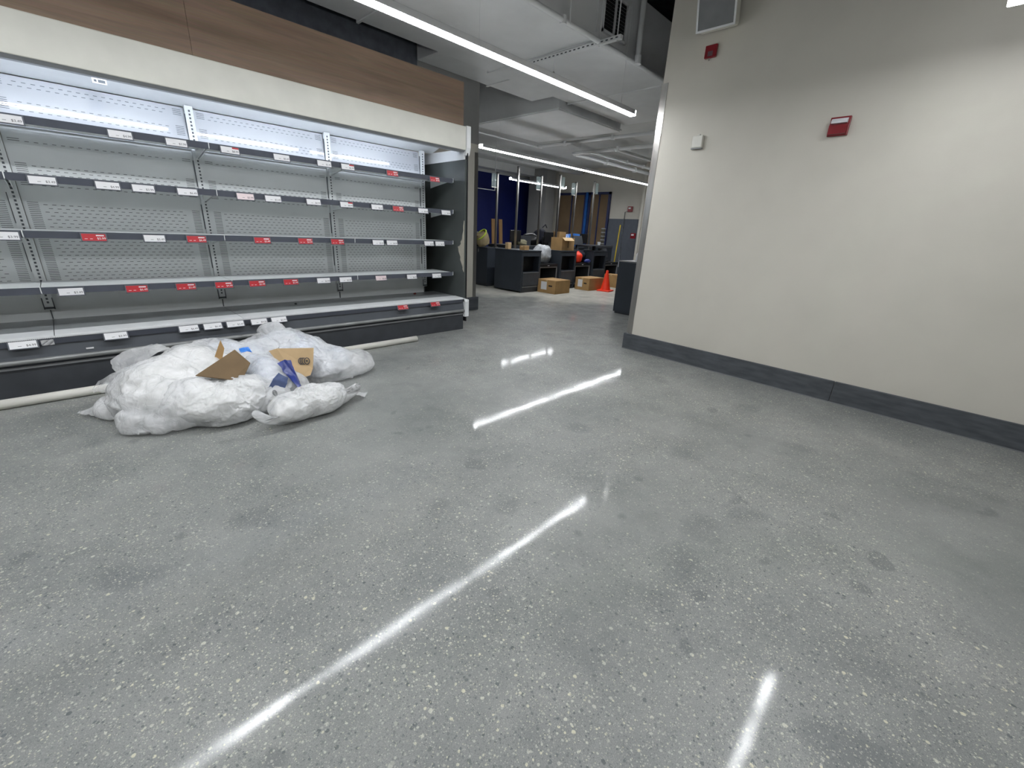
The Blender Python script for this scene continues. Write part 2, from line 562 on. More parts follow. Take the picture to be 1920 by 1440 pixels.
# ------------------------------------------------------------------ refrigerated case
case = thing('refrigerated_case', 'long empty open-front refrigerated display case with grey shelves', 'display case', (1, 4.6, 0))
OFF = Vector((-1, -4.6, 0))


def cpart(mb, name, mats, parent=None):
    """part of the case, given in room coordinates"""
    if parent is None:
        for i, v in enumerate(mb.v):
            mb.v[i] = (v[0] - 1, v[1] - 4.6, v[2])
        return mb.build(name, mats, case)
    px = parent['ox'], parent['oy'], parent['oz']
    mb.v = [(v[0] - px[0], v[1] - px[1], v[2] - px[2]) for v in mb.v]
    return mb.build(name, mats, parent)


XL, XR = -2.38, 3.36
UP = [-2.37, -1.26, -0.15, 0.965, 2.085, 3.20]
YF, YBK = 4.113, 4.72
# base
cpart(MB().box(XL, 3.37, YF + .02, 4.98, 0.0, .19), 'kick_panel', M_CHARD)
cpart(MB().prism([(YF + .03, .19), (YF + .005, .25), (YF + .02, .335), (YF + .06, .345), (4.9, .345), (4.9, .19)], 'x', XL, 3.37), 'base_panel', M_CHAR)
cpart(MB().tube([(XL, YF + .004, .235), (3.37, YF + .004, .235)], .017, 12), 'bumper_rail', M_BUMP)
cpart(MB().box(XL, 3.37, YF + .008, YF + .03, .188, .203), 'lower_trim', M_GREY)
cpart(MB().box(-.02, .02, YF + .003, YF + .008, .275, .285), 'badge', M_TAGW)
# deck, panel by panel, with a white front band and a perforated nose
for i in range(len(UP) - 1):
    a, b = UP[i] + .002, UP[i + 1] - .002
    if i == len(UP) - 2:
        b = XR
    d = cpart(MB().box(a, b, YF + .17, YBK + .02, .382, .395), 'deck_panel', M_DECK)
    cpart(MB().prism([(YF + .003, .392), (YF + .17, .397), (YF + .17, .383), (YF + .003, .378)], 'x', a, b), 'deck_front_band', M_WHITE)
nose = MB()
x = XL
while x < XR:
    nose.box(x, x + .0045, YF - .003, YF + .004, .376, .389)
    x += .0085
nose.box(XL, XR, YF + .0035, YF + .006, .372, .391, 1)
cpart(nose, 'nose_grille', [M_WHITE, M_SLOT])['kind'] = 'stuff'
railE = cpart(MB().prism([(YF - .002, .372), (YF + .012, .372), (YF + .02, .335), (YF + .008, .335)], 'x', XL, XR - .01), 'deck_price_rail', M_RAIL)
# back
for i in range(len(UP) - 1):
    a, b = UP[i], UP[i + 1]
    lo = MB().box(a + .03, b - .03, YBK, YBK + .015, .62, 1.70)
    cpart(lo, 'back_panel', M_PANELM)
    cpart(MB().box(a, b, YBK + .004, YBK + .015, .39, .62), 'lower_back_panel', M_PANELM)
    # upper panels lean back slightly and are glossy
    t0, t1 = YBK - .018, YBK + .022
    cpart(MB().prism([(t0, 1.70), (t1, 2.005), (t1 + .012, 2.005), (t0 + .012, 1.70)], 'x', a + .03, b - .03), 'upper_back_panel', M_PANEL)
    # slots punched in the panels
    sl, su = MB(), MB()

    def slot(mbx, x, z, wd, h=.0035, up=False):
        y = YBK - .0006 if not up else YBK - .018 + (z - 1.70) / .305 * .04 - .0008
        mbx.add([(x, y, z), (x + wd, y, z), (x + wd, y, z + h), (x, y, z + h)], [(0, 1, 2, 3)])
    z, k = .66, 0
    while z < 1.69:
        blank = (1.475 < z < 1.59) or (1.615 < z < 1.71) or (1.225 < z < 1.33) or (1.35 < z < 1.39)
        if not blank:
            xs = a + .13 + (.022 if k % 2 else 0)
            while xs < b - .15:
                slot(sl, xs, z, .021)
                xs += .044
            for h in (0, .0125):
                slot(sl, a + .052, z + h, .055)
                slot(sl, b - .105, z + h, .055)
        z += .025
        k += 1
    for k, z in enumerate((1.725, 1.80, 1.825, 1.85, 1.945, 1.97)):
        xs = a + .13 + (.022 if k % 2 else 0)
        while xs < b - .15:
            slot(su, xs, z, .021, up=True)
            xs += .044
        if k:
            for h in (0, .0125):
                slot(su, a + .052, z + h, .055, up=True)
                slot(su, b - .105, z + h, .055, up=True)
    cpart(sl, 'slot_pattern', M_SLOT)['kind'] = 'stuff'
    cpart(su, 'upper_slot_pattern', M_SLOT)['kind'] = 'stuff'
for x in UP:
    u = MB().box(x - .029, x + .027, YBK - .022, YBK + .01, .47, 2.02)
    o = cpart(u, 'upright', M_PANELM)
    s = MB()
    z = .52
    while z < 2.0:
        s.box(x - .006, x + .006, YBK - .0235, YBK - .021, z, z + .014)
        z += .026
    for q in (.75, 1.08, 1.42, 1.76):
        s.box(x - .034, x - .029, YBK - .012, YBK, q, q + .2)
    for q in (-.03, .024):
        s.box(x + q, x + q + .006, YBK - .026, YBK - .02, .475, .56)
    s.box(x - .03, x + .03, YBK - .026, YBK - .0225, .478, .492)
    cpart(s, 'hook_slots', M_SLOT)['kind'] = 'stuff'
    cpart(MB().box(x - .003, x + .003, YBK - .008, YBK + .004, .40, .47), 'drain_gap', M_SLOT)
# canopy
cpart(MB().box(XL, 3.37, YF - .004, YF + .03, 2.005, 2.235, b=.006), 'canopy_front', M_CREAM)
cpart(MB().prism([(YF - .003, 2.005), (YF + .018, 1.985), (YF + .112, 1.994), (YF + .112, 2.002), (YF + .05, 2.006)], 'x', XL, 3.36), 'canopy_lip', M_GREY)
cpart(MB().prism([(YF + .05, 2.19), (YBK + .03, 2.012), (YBK + .03, 2.03), (YF + .05, 2.205)], 'x', XL, XR + .002), 'canopy_ceiling', M_WHITE)
cpart(MB().prism([(YF + .03, 2.215), (4.98, 2.215), (4.98, 2.235), (YF + .03, 2.235)], 'x', XL, 3.37), 'canopy_top', M_WHITE)
for a, b in ((-2.25, -1.35), (-1.2, -.3), (-.09, .90), (1.06, 2.02), (2.15, 3.1)):
    l = cpart(MB().box(a, b, YF + .07, YF + .085, 2.04, 2.054), 'canopy_lamp', M_CLED)
sen = MB().box(.388, .462, 4.44, 4.48, 2.004, 2.12)
sen.box(.397, .411, 4.4385, 4.44, 2.012, 2.026, 1).box(.418, .455, 4.4385, 4.44, 2.010, 2.028, 1)
cpart(sen, 'canopy_sensor', [M_WHITE, M_SLOT])
# right end
cpart(MB().prism([(YF + .004, .345), (4.98, .345), (4.98, 1.905), (YF + .004, 1.915)], 'x', 3.365, 3.39), 'end_panel', mat('end_panel_green_black', srgb(76, 81, 80), .2, var=.05, scale=2))
cpart(MB().prism([(YF + .03, 1.915), (4.98, 1.905), (4.98, 2.02), (YF + .03, 2.02)], 'x', 3.365, 3.39), 'upper_end_panel', M_WHITE)
cpart(MB().box(3.39, 3.405, YF - .002, 4.98, .1, 2.0), 'end_edge_trim', M_BLACK)
cpart(MB().prism([(YF - .018, 2.24), (YF - .018, 2.03), (YF + .005, 1.96), (YF + .07, 1.93), (YF + .10, 2.24)], 'x', 3.37, 3.425), 'canopy_end_cap', M_WHITE)
cpart(MB().prism([(YF - .014, .16), (YF - .018, .345), (YF + .01, .395), (YF + .10, .42), (4.9, .42), (4.9, .36), (YF + .10, .36), (YF + .06, .16)], 'x', 3.372, 3.412), 'base_end_cap', M_WHITE)
cpart(MB().box(3.412, 3.432, YF - .02, YF + .05, .16, .37, b=.008), 'end_bumper', M_WHITE)
# peeled film on the end panel: bare strip with a torn outline
peel = [(.70, .010), (.735, .030), (.75, .026), (.80, .052), (.84, .075), (.87, .072), (.93, .105), (.965, .112), (.985, .122), (1.0, .085), (1.02, .065), (1.045, .070), (1.07, .045), (1.12, .038), (1.17, .022), (1.22, .024), (1.28, .010)]
pv = [(YF + p[1], p[0]) for p in peel] + [(YF + .005, 1.28), (YF + .005, .70)]
cpart(MB().prism(pv, 'x', 3.3615, 3.3648), 'peeled_patch', mat('bare_beige', srgb(182, 177, 162), .6, var=.06, scale=12))

# price labels -------------------------------------------------------
TXT = {}


def text_mesh(s):
    if s in TXT:
        return TXT[s]
    cu = bpy.data.curves.new('t', 'FONT')
    cu.body = s
    cu.size = 1
    o = bpy.data.objects.new('t', cu)
    C.objects.link(o)
    dg = bpy.context.evaluated_depsgraph_get()
    me = o.evaluated_get(dg).to_mesh()
    d = ([v.co.copy() for v in me.vertices], [tuple(p.vertices) for p in me.polygons])
    o.evaluated_get(dg).to_mesh_clear()
    bpy.data.objects.remove(o)
    bpy.data.curves.remove(cu)
    TXT[s] = d
    return d


def put_text(mb, s, x, z, size, y, mi):
    vs, fs = text_mesh(s)
    mb.add([(x + v.x * size, y, z + v.y * size) for v in vs], fs, mi)


PR = ['$8.99', '$6.49', '$5.99', '$3.49', '$4.99', '$3.99']
pk = [0]
TW, TH = .122, .046


def tag_mesh(kind):
    """local frame: centred, face towards -y; frame, face, printing"""
    mb = MB()
    W, Hh = TW / 2, TH / 2
    mb.box(-W - .007, W + .007, 0, .008, -Hh - .006, Hh + .006, 0, b=.002)
    face = {'w': 1, 'h': 1, 'p': 2, 'r': 3}[kind]
    mb.add([(-W, -.0006, -Hh), (W, -.0006, -Hh), (W, -.0006, Hh), (-W, -.0006, Hh)], [(0, 1, 2, 3)], face)
    y = -.0012
    pk[0] += 1
    p = PR[pk[0] % len(PR)]
    q = lambda x0, x1, z0, z1, mi: mb.add([(x0, y, z0), (x1, y, z0), (x1, y, z1), (x0, y, z1)], [(0, 1, 2, 3)], mi)
    if kind == 'r':
        q(.012, W - .008, .008, .016, 1)
        put_text(mb, p, .014, -.014, .020, y, 1)
        q(-W + .012, -.034, -.012, -.009, 2)
        q(-.022, -.008, -.012, -.009, 2)
    else:
        put_text(mb, p, .012, -.013, .020, y, 4)
        q(-.024, -.008, -.010, -.007, 5)
        if kind == 'h':
            q(.016, W, .012, Hh, 3)
    return mb.mesh('price_tag', [M_TAGF, M_TAGW, M_TAGP, M_TAGR, M_INK, M_GREY])


TAGMESH = {}


def price_tag(parent, x, y, z, kind, tilt, i):
    key = (kind, i % 5)
    if key not in TAGMESH:
        TAGMESH[key] = tag_mesh(kind)
    o = link('price_tag', TAGMESH[key], parent)
    o.location = (x - parent['ox'], y - parent['oy'], z - parent['oz'])
    o.rotation_euler = (tilt, 0, 0)
    return o


SHELF = {
    1.715: [(-.06, 'w'), (.45, 'w'), (.76, 'w'), (1.10, 'h'), (1.48, 'w'), (1.84, 'w'), (2.06, 'h'), (2.53, 'r'), (3.05, 'r'), (-.6, 'w'), (-.9, 'r')],
    1.385: [(.01, 'w'), (.32, 'w'), (.51, 'w'), (.77, 'w'), (1.16, 'p'), (1.37, 'w'), (1.71, 'w'), (2.02, 'h'), (2.34, 'w'), (2.58, 'r'), (2.89, 'w'), (3.2, 'w'), (-.7, 'w')],
    1.045: [(-.23, 'w'), (.18, 'r'), (.51, 'w'), (.77, 'r'), (1.24, 'r'), (1.60, 'r'), (1.90, 'r'), (2.33, 'w'), (2.49, 'w'), (2.96, 'w'), (3.11, 'w'), (-.8, 'r')],
    0.685: [(-.01, 'w'), (.34, 'r'), (.64, 'r'), (.90, 'r'), (1.15, 'r'), (1.43, 'r'), (1.73, 'w'), (1.95, 'w'), (2.34, 'p'), (2.72, 'w'), (3.06, 'w'), (-.6, 'w')],
}
ti = 0
YS = 4.275
for z, tags in SHELF.items():
    for i in range(len(UP) - 1):
        a, b = UP[i] + .003, UP[i + 1] - .003
        if i == len(UP) - 2:
            b = XR - .05
        sh = MB().box(a, b, YS, YBK - .05, z - .014, z).box(a, b, YS, YS + .012, z - .03, z - .014)
        o = cpart(sh, 'shelf', M_PANELM)
        o['ox'], o['oy'], o['oz'] = 1, 4.6, 0
        cpart(MB().prism([(YS - .014, z + .003), (YS, z + .003), (YS, z - .042), (YS - .006, z - .042)], 'x', a, b), 'price_rail', M_RAIL, o)
        for bx in (a + .004, b - .006):
            cpart(MB().prism([(YBK - .024, z), (YS + .03, z - .014), (YS + .03, z - .022), (YBK - .08, z - .075), (YBK - .024, z - .085)], 'x', bx, bx + .003), 'bracket', M_PANELM, o)
        cpart(MB().box(b - .001, b + .004, YS - .016, YS - .002, z - .035, z + .006), 'rail_end', M_WHITE, o)
        for tx, k in tags:
            if a - .04 <= tx < b - .035 + (.05 if i == 4 else 0):
                ti += 1
                price_tag(o, tx, YS - .026, z - .030, k, math.radians(-12), ti)
railE['ox'], railE['oy'], railE['oz'] = 1, 4.6, 0
for tx, k in ((-.3, 'w'), (.15, 'w'), (.58, 'w'), (.74, 'w'), (.90, 'w'), (1.08, 'w'), (1.24, 'w'), (2.5, 'r'), (2.93, 'r')):
    ti += 1
    o = price_tag(railE, tx, YF - .012, .352, k, math.radians(-28), ti)
# crumpled clear sleeve hooked on the deck rail
mb = MB()
g = [[(-.19 + .012 * i - .03, YF - .012 - .008 * abs(math.sin(i * 2.1 + j)), .335 + .009 * j) for i in range(6)] for j in range(5)]
for j in range(4):
    for i in range(5):
        mb.add([g[j][i], g[j][i + 1], g[j + 1][i + 1], g[j + 1][i]], [(0, 1, 2, 3)])
cpart(mb, 'clear_sleeve', M_LOOSE, railE)
# bits left behind on the deck
for x, y, mm, r, lb in ((1.55, 4.55, M_CHARD, .013, 'small dark crumb lying on the case deck, middle bay'), (2.98, 4.60, mat('brick_red', srgb(110, 50, 44), .8), .018, 'small reddish scrap on the case deck near its right end')):
    mb = MB()
    bm = bmesh.new()
    bmesh.ops.create_icosphere(bm, subdivisions=2, radius=r)
    for v in bm.verts:
        v.co *= 1 + .35 * noise.noise(v.co * 90)
        v.co.z *= .6
    mb.add([v.co + Vector((0, 0, r * .5)) for v in bm.verts], [[v.index for v in f.verts] for f in bm.faces])
    bm.free()
    mb.build('litter_scrap', mm, None, label=lb, cat='litter', loc=(x, y, .395))

# wood fascia above
wd = thing('wood_fascia', 'brown oak laminate fascia board above the cream case canopy', 'fascia', (1, YF + .04, 2.236))
for a, b in ((-3.4, .93), (.932, 3.352)):
    MB().box(a, b, YF + .02, YF + .04, 2.2365, 2.642).xf(Matrix.Translation((-1, -YF - .04, -2.236))).build('panel', M_WOOD, wd)

# ------------------------------------------------------------------ linear lamps
def linear_lamp(name, x0, x1, y, z, label, drops):
    t = thing(name, label, 'lamp', (x0, y, z), group='linear ceiling lamps')
    n = max(1, round((x1 - x0) / 1.22))
    L_ = x1 - x0
    MB().box(0, L_, -.035, .035, .010, .052, b=.003).build('housing', M_WHITE, t)
    pr = [(-.034, .012), (-.034, .004), (-.029, 0), (.029, 0), (.034, .004), (.034, .012)]
    MB().prism(pr, 'x', .004, L_ - .004).build('lens', M_LENS, t)
    for e in (-.018, L_ - .002):  # glowing end caps added to brighten the wall near the lamp ends
        MB().box(e, e + .02, -.034, .034, 0, .05, b=.004).build('added_end_glow', M_LENS, t)
    for dx, top in drops:
        MB().tube([(dx, 0, .052), (dx, 0, top - z)], .0012, 6).build('suspension_wire', M_WHITE, t)
    return t


linear_lamp('linear_lamp', -3.0, 4.536, 2.79, 2.395, 'long glowing linear lamp nearest the case, hung under the big duct', ((1.0, 3.99), (3.2, 3.99), (5.4, 3.99), (7.3, 3.99)))
linear_lamp('linear_lamp', 4.98, 10.65, 5.70, 2.395, 'long glowing linear lamp over the checkouts', ((.4, 2.9), (2.6, 3.1), (5.2, 3.1)))
linear_lamp('linear_lamp', -3.0, 3.65, .11, 2.395, 'linear lamp overhead seen only as the short floor streak', ((1, ZC), (3.5, ZC), (6, ZC)))
linear_lamp('linear_lamp', 8.3, 10.5, 8.35, 2.395, 'short linear lamp farthest back behind the steel poles', ((.4, 3.1), (1.8, 3.1)))

# ------------------------------------------------------------------ ducts and pipes overhead
DY0, DY1 = 3.06, 4.60
d = thing('air_duct', 'big white rectangular air duct running above the lamp', 'duct', (0, 3.8, 3.0))
S = [-3.4, -2.0, -.65, .9, 2.45, 4.13, 5.73, 7.3]
for i in range(len(S) - 1):
    MB().box(S[i] + .004, S[i + 1] - .004, DY0 - 3.8, DY1 - 3.8, 0, .58, b=.006).build('duct_section', M_DUCT, d)
for s in S[1:-1]:
    mb = MB().box(s - .012, s + .012, DY0 - 3.8 - .012, DY1 - 3.8 + .035, -.012, .59)
    mb.build('flange', M_DUCT, d)
MB().box(-3.4, 7.3, DY0 - 3.8 - .05, DY0 - 3.8, -.015, -.009).box(-3.4, 7.3, DY0 - 3.8 - .05, DY0 - 3.8 - .044, -.015, .035).build('edge_angle', M_DUCT, d)
# grille on the duct's near side
gr = MB().box(4.19, 4.63, DY0 - .03, DY0, 3.09, 3.10 + .012).box(4.19, 4.63, DY0 - .03, DY0, 3.42, 3.44).box(4.19, 4.21, DY0 - .03, DY0, 3.09, 3.44).box(4.61, 4.63, DY0 - .03, DY0, 3.09, 3.44).box(4.402, 4.408, DY0 - .03, DY0, 3.1, 3.43)
vg = thing('vent_grille', 'square louvred vent grille on the side of the white duct', 'vent', (4.41, DY0 - .015, 3.26))
MT = Matrix.Translation((-4.41, -DY0 + .015, -3.26))
gr.xf(MT).build('frame', M_DUCT, vg)
MB().box(4.21, 4.61, DY0 - .004, DY0 - .001, 3.1, 3.43).xf(MT).build('backing', M_BLACK, vg)
for k in range(11):
    z = 3.115 + k * .0285
    MB().prism([(DY0 - .028, z), (DY0 - .024, z + .003), (DY0 - .006, z + .014), (DY0 - .010, z + .011)], 'x', 4.21, 4.61).xf(MT).build('slat', M_DUCT, vg)
# trapeze strut and rods under the duct
st = thing('strut_hanger', 'perforated steel strut crossing under the white duct on threaded rods', 'bracket', (4.12, 3.3, 2.96))
mb = MB().box(-.02, .02, -.55, .58, -.02, .015)
mb.build('strut', M_DUCT, st)
h = MB()
for k in range(20):
    y = -.52 + k * .055
    h.box(-.0212, -.0198, y, y + .026, -.008, .003)
h.build('strut_holes', M_SLOT, st)['kind'] = 'stuff'
for y in (-.30, -.50):
    MB().tube([(0, y, -.03), (0, y, 1.03)], .006, 8).build('rod', M_DUCT, st)
MB().tube([(.1, .35, .03), (.1, .35, -.10)], .004, 8).build('rod', M_DUCT, st)
MB().lathe((.1, .35, -.115), [(.012, 0), (.014, .006), (.006, .02)], 10).build('sprinkler_head', M_CHROME, st)


def pipe(label, pts, r, brackets=(), mm=None, cat='pipe', name='ceiling_pipe', group=None):
    p0 = Vector(pts[0])
    t = thing(name, label, cat, p0, group=group)
    MB().tube([Vector(p) - p0 for p in pts], r, 12).build('tube', mm or M_DUCT, t)
    for b in brackets:
        b = Vector(b) - p0
        MB().lathe(b + Vector((0, 0, -r * 1.3)), [(r * 1.35, 0), (r * 1.35, r * 2.6)], 10).build('coupling', mm or M_DUCT, t)
    return t


pipe('white pipe running along the near bottom edge of the duct', [(-3.4, 3.0, 2.97), (7.2, 3.0, 2.97)], .024, [(3.55, 3.0, 2.97)])
pipe('thick white vertical pipe dropping beside the vent grille', [(4.80, 2.97, 2.96), (4.78, 2.97, 3.99)], .03, [(4.8, 2.97, 2.99)])
pipe('thin white rod dropping left of the vent grille', [(3.62, 2.98, 2.96), (3.62, 2.98, 3.99)], .009)
# second duct box nearer the checkouts
d2 = thing('air_duct', 'wide white duct box crossing before the checkout ceiling', 'duct', (6.4, 5.56, 2.9))
MB().box(-.82, .88, -.88, 1.02, 0, .62, b=.008).build('duct_section', M_DUCT, d2)
MB().box(-.835, .895, -.9, 1.04, .02, .04).build('flange', M_DUCT, d2)
d3 = thing('air_duct', 'small grey duct slipping behind the wood fascia end', 'duct', (4.3, 4.86, 3.0))
MB().box(-.9, 1.1, -.22, .2, .02, .3, b=.006).build('duct_section', M_DUCT, d3)
MB().box(.2, .23, -.24, .22, .01, .31).build('flange', M_DUCT, d3)
pipe('white pipe along the far edge of the duct box', [(7.42, 6.7, 2.86), (7.42, 2.0, 2.86)], .03, [(7.42, 6.0, 2.86), (7.42, 4.9, 2.86)])
pipe('white sprinkler pipe crossing the checkout ceiling toward the steel corner', [(8.1, 6.3, 2.80), (8.1, 5.9, 2.80), (8.1, 5.2, 2.80), (8.1, 3.0, 2.80)], .035, [(8.1, 5.2, 2.8)])
for k, (y, z, r, lb) in enumerate(((6.25, 2.78, .04, 'nearest'), (6.02, 2.84, .03, 'middle'), (5.45, 2.86, .035, 'farthest right'))):
    pipe('white ceiling pipe running along the checkout lamp, %s of three' % lb, [(8.1 + k * .2, y, z), (11.9, y, z)], r, [(9.3 + k * .5, y, z), (10.6, y, z)])
pipe('thin white conduit beside the duct box, with a small hanger', [(4.6, 6.75, 2.86), (7.6, 6.75, 2.86)], .014, [(5.7, 6.75, 2.86)])
bm_ = thing('ceiling_beam', 'white beam crossing the checkout ceiling left of the poles', 'beam', (6.5, 8.9, 2.95))
MB().box(-2.1, 5.4, -.09, .09, 0, .15).build('web', M_CEIL, bm_)
MB().box(-2.1, 5.4, -.14, .14, -.015, 0).build('bottom_flange', M_CEIL, bm_)
bm_ = thing('ceiling_beam', 'grey beam hugging the top of the blue wall', 'beam', (8.2, 10.4, 2.9))
MB().box(-3.8, 3.7, -.12, .12, 0, .2).build('web', M_CEIL, bm_)
MB().box(-3.8, 3.7, -.17, .17, -.015, 0).build('bottom_flange', M_CEIL, bm_)

# ------------------------------------------------------------------ devices on the cream wall
def wall_thing(name, label, cat, s, z):
    o = thing(name, label, cat)
    o.matrix_world = WM @ Matrix.Translation((s, 0, z))
    return o


# local x along wall towards the camera side, y out of the wall
t = wall_thing('fire_strobe', 'red fire alarm strobe with white lens on the cream wall', 'fire alarm', 1.515, 2.034)
MB().box(-.063, .063, .002, .022, -.062, .062, b=.004).build('back_box', M_RED, t)
MB().prism([(.022, -.056), (.048, -.052), (.048, .005), (.022, .01)], 'x', -.056, .056).build('horn_cover', M_RED, t)
mb = MB().prism([(.022, .014), (.046, .018), (.050, .03), (.036, .048), (.022, .05)], 'x', -.05, .05)
mb.build('strobe_lens', mat('clear_lens', srgb(236, 236, 240), .12, var=.02), t)
t = wall_thing('fire_alarm_plate', 'small plain red alarm box high on the cream wall under the speaker', 'fire alarm', .427, 2.718)
MB().box(-.049, .049, .002, .030, -.046, .046, b=.004).build('back_box', M_RED, t)
gm = MB()
for k in range(5):
    gm.box(-.02 + .009 * k, -.015 + .009 * k, .030, .0315, -.035, .0)
gm.build('sounder_slots', M_SLOT, t)
MB().tube([(-.01, .012, -.046), (-.01, .012, -.062)], .005, 8).build('test_key', M_CHROME, t)
t = wall_thing('wall_sensor', 'small white thermostat-like sensor box on the cream wall by the corner', 'sensor', .447, 2.034)
MB().box(-.05, .05, .002, .034, -.05, .05, b=.008).build('cover', M_CREAM, t)
MB().box(-.05, .05, .004, .030, -.058, -.05).build('bottom_vent', M_GREY, t)
MB().box(-.012, .012, .0, .02, .05, .062, b=.003).build('latch', M_CREAM, t)
t = wall_thing('wall_speaker', 'white loudspeaker tilted down high on the cream wall', 'speaker', .47, 2.965)
bx = MB().box(-.15, .15, .04, .17, -.11, .13, b=.02)
RX = Matrix.Translation((0, .02, 0)) @ Matrix.Rotation(math.radians(-14), 4, 'X') @ Matrix.Rotation(math.radians(-10), 4, 'Z')
bx.xf(RX)
bx.build('cabinet', M_CREAM, t)
fm = MB()
frame_box(fm, -.15, .15, .17, .178, -.11, .13, .014)
fm.xf(RX).build('bezel', M_WHITE, t)
MB().box(-.136, .136, .168, .173, -.096, .116).xf(RX).build('grille_cloth', M_GREY, t)
MB().box(-.03, .03, .002, .09, -.03, .03).build('mount', M_CREAM, t)

# ------------------------------------------------------------------ checkouts
def checkout(x, label):
    """tower with niche and drawer plus a low bagging unit to its right; faces -y"""
    t = thing('checkout_tower', label, 'checkout', (x, 6.06, 0), group='checkout towers in a row')
    Wd, D, Hh = .58, .78, .815
    m_ = MB().box(0, .02, 0, D, .03, Hh).box(Wd - .02, Wd, 0, D, .03, Hh).box(.02, Wd - .02, D - .02, D, .03, Hh)
    m_.box(.02, Wd - .02, 0, .02, .72, Hh).box(.02, .05, 0, .02, .03, .72).box(Wd - .05, Wd - .02, 0, .02, .03, .72)
    m_.box(.02, Wd - .02, .02, D, .40, .415)
    m_.build('body', M_COUNTER, t)
    MB().box(-.008, Wd + .008, -.008, D + .01, Hh, Hh + .02, b=.004).build('top', M_COUNTER, t)
    MB().box(.05, Wd - .05, .16, .17, .415, .72).build('niche_back', M_BLACK, t)
    dr = MB().box(.045, Wd - .045, -.012, .01, .14, .405, b=.003).build('drawer', mat('drawer_grey', srgb(66, 70, 76), .4, var=.05), t)
    MB().box(.05, Wd - .05, -.016, -.012, .395, .405).build('drawer_lip', M_GREY, dr)
    MB().box(.02, Wd - .02, .02, .04, 0, .12).build('kick_plate', M_CHARD, t)
    MB().box(.06, Wd - .05, .012, .02, .10, .125).build('kick_strip', M_GREY, t)
    return t


def bagger(x, label):
    t = thing('bagging_unit', label, 'checkout', (x, 6.10, 0), group='low bagging units between the towers')
    Wd, D = .58, .7
    m_ = MB().box(0, .025, 0, D, .02, .50).box(Wd - .025, Wd, 0, D, .02, .50).box(.025, Wd - .025, D - .02, D, .02, .5).box(.025, Wd - .025, 0, D, .08, .1)
    m_.build('carcass', M_CHARD, t)
    fm = MB()
    frame_box(fm, -.002, Wd + .002, -.012, 0, .09, .50, .022)
    fm.build('front_frame', M_GREY, t)
    MB().box(.0, Wd, -.02, D, .50, .56, b=.006).build('scale_plate', M_BLACK, t)
    MB().box(.24, .30, -.0225, -.02, .52, .532).build('badge', M_TAGW, t)
    return t


checkout(6.43, 'graphite checkout tower nearest the doorway with a small carton on top')
bagger(7.03, 'low bagging unit under the grey plastic bag')
checkout(7.66, 'graphite checkout tower carrying the open cardboard box')
bagger(8.27, 'low bagging unit beside the red bundle')
checkout(8.90, 'graphite checkout tower behind the traffic cone')
bagger(9.51, 'low bagging unit at the far end, half hidden by the dark post panel')
# rear counter left, and long counter behind the towers
t = thing('service_counter', 'dark counter standing behind the steel wall corner', 'counter', (6.5, 7.16, 0))
MB().box(0, .46, 0, .9, .05, .80).build('body', M_COUNTER, t)
MB().box(-.01, .47, -.01, .91, .80, .825).build('top', M_COUNTER, t)
MB().box(.02, .38, .02, .88, 0, .05).build('plinth', M_CHARD, t)
MB().box(-.014, -.002, .28, .30, .72, .79).build('cable_clip', M_GREY, t)
t = thing('service_counter', 'long dark counter stretching behind the checkout towers', 'counter', (7.0, 7.0, 0))
MB().box(.1, 4.2, .0, .8, .05, .86).build('body', M_COUNTER, t)
MB().box(.09, 4.21, -.01, .81, .86, .885).build('top', M_CHARD, t)
MB().box(.12, 4.18, .02, .78, 0, .05).build('plinth', M_CHARD, t)
for xx in (.35, 1.4, 2.5):
    MB().box(xx, xx + .62, .25, .27, .885, 1.10).build('screen_panel', M_CHARD, t)
# dark panel by the doorway
t = thing('counter_end_panel', 'dark graphite counter end standing just inside the steel corner', 'counter', (6.22, 3.38, 0))
MB().box(0, .5, 0, .35, .03, .815).build('body', M_COUNTER, t)
MB().box(-.006, .506, -.006, .356, .815, .832).build('top', M_GREY, t)
MB().box(.02, .48, .02, .33, 0, .03).build('plinth', M_CHARD, t)

# steel poles with acrylic plates
PL = [(6.86, 7.30, 2.33, -.09, 1, 'first from the left, over the dark counter'), (7.10, 6.92, 2.45, 0, 0, 'second from the left, tall and bare'),
      (7.85, 6.92, 2.36, -.1, 1, 'third from the left'), (8.50, 6.92, 2.45, .11, 1, 'fourth from the left'),
      (9.13, 6.92, 2.36, -.1, 1, 'fifth from the left'), (9.90, 6.92, 2.46, .12, 1, 'last, nearest the papered windows')]
for x, y, ht, dx, pl, lb in PL:
    z0 = .826 if x < 6.87 else 0
    t = thing('lane_pole', 'slim steel checkout pole, %s' % lb, 'pole', (x, y, z0), group='steel checkout poles')
    ht -= z0
    MB().box(-.02, .02, -.02, .02, 0.01, ht, b=.003).build('post', M_CHROME, t)
    MB().box(-.045, .045, -.045, .045, 0, .012).build('foot_plate', M_CHROME, t)
    MB().box(-.024, .024, -.024, .024, ht, ht + .012).build('cap', M_CHARD, t)
    if pl:
        s = 1 if dx > 0 else -1
        p = MB().box(s * .03, s * .17, -.004, .004, ht - .28, ht - .02) if s > 0 else MB().box(-.17, -.03, -.004, .004, ht - .28, ht - .02)
        pl_ = p.build('lane_plate', M_ACR, t)
        x0, x1 = sorted((s * .03, s * .17))
        MB().box(x0, x1, -.012, .012, ht - .29, ht - .275).build('plate_edge', M_CHROME, pl_)
t = thing('hanging_frame', 'thin pale hanging frame in front of the blue wall', 'frame', (6.9, 7.9, 2.05))
MB().tube([(-.25, 0, 1.0), (-.25, 0, 0), (.45, 0, 0), (.45, 0, 1.0)], .012, 8).build('tube', M_DUCT, t)

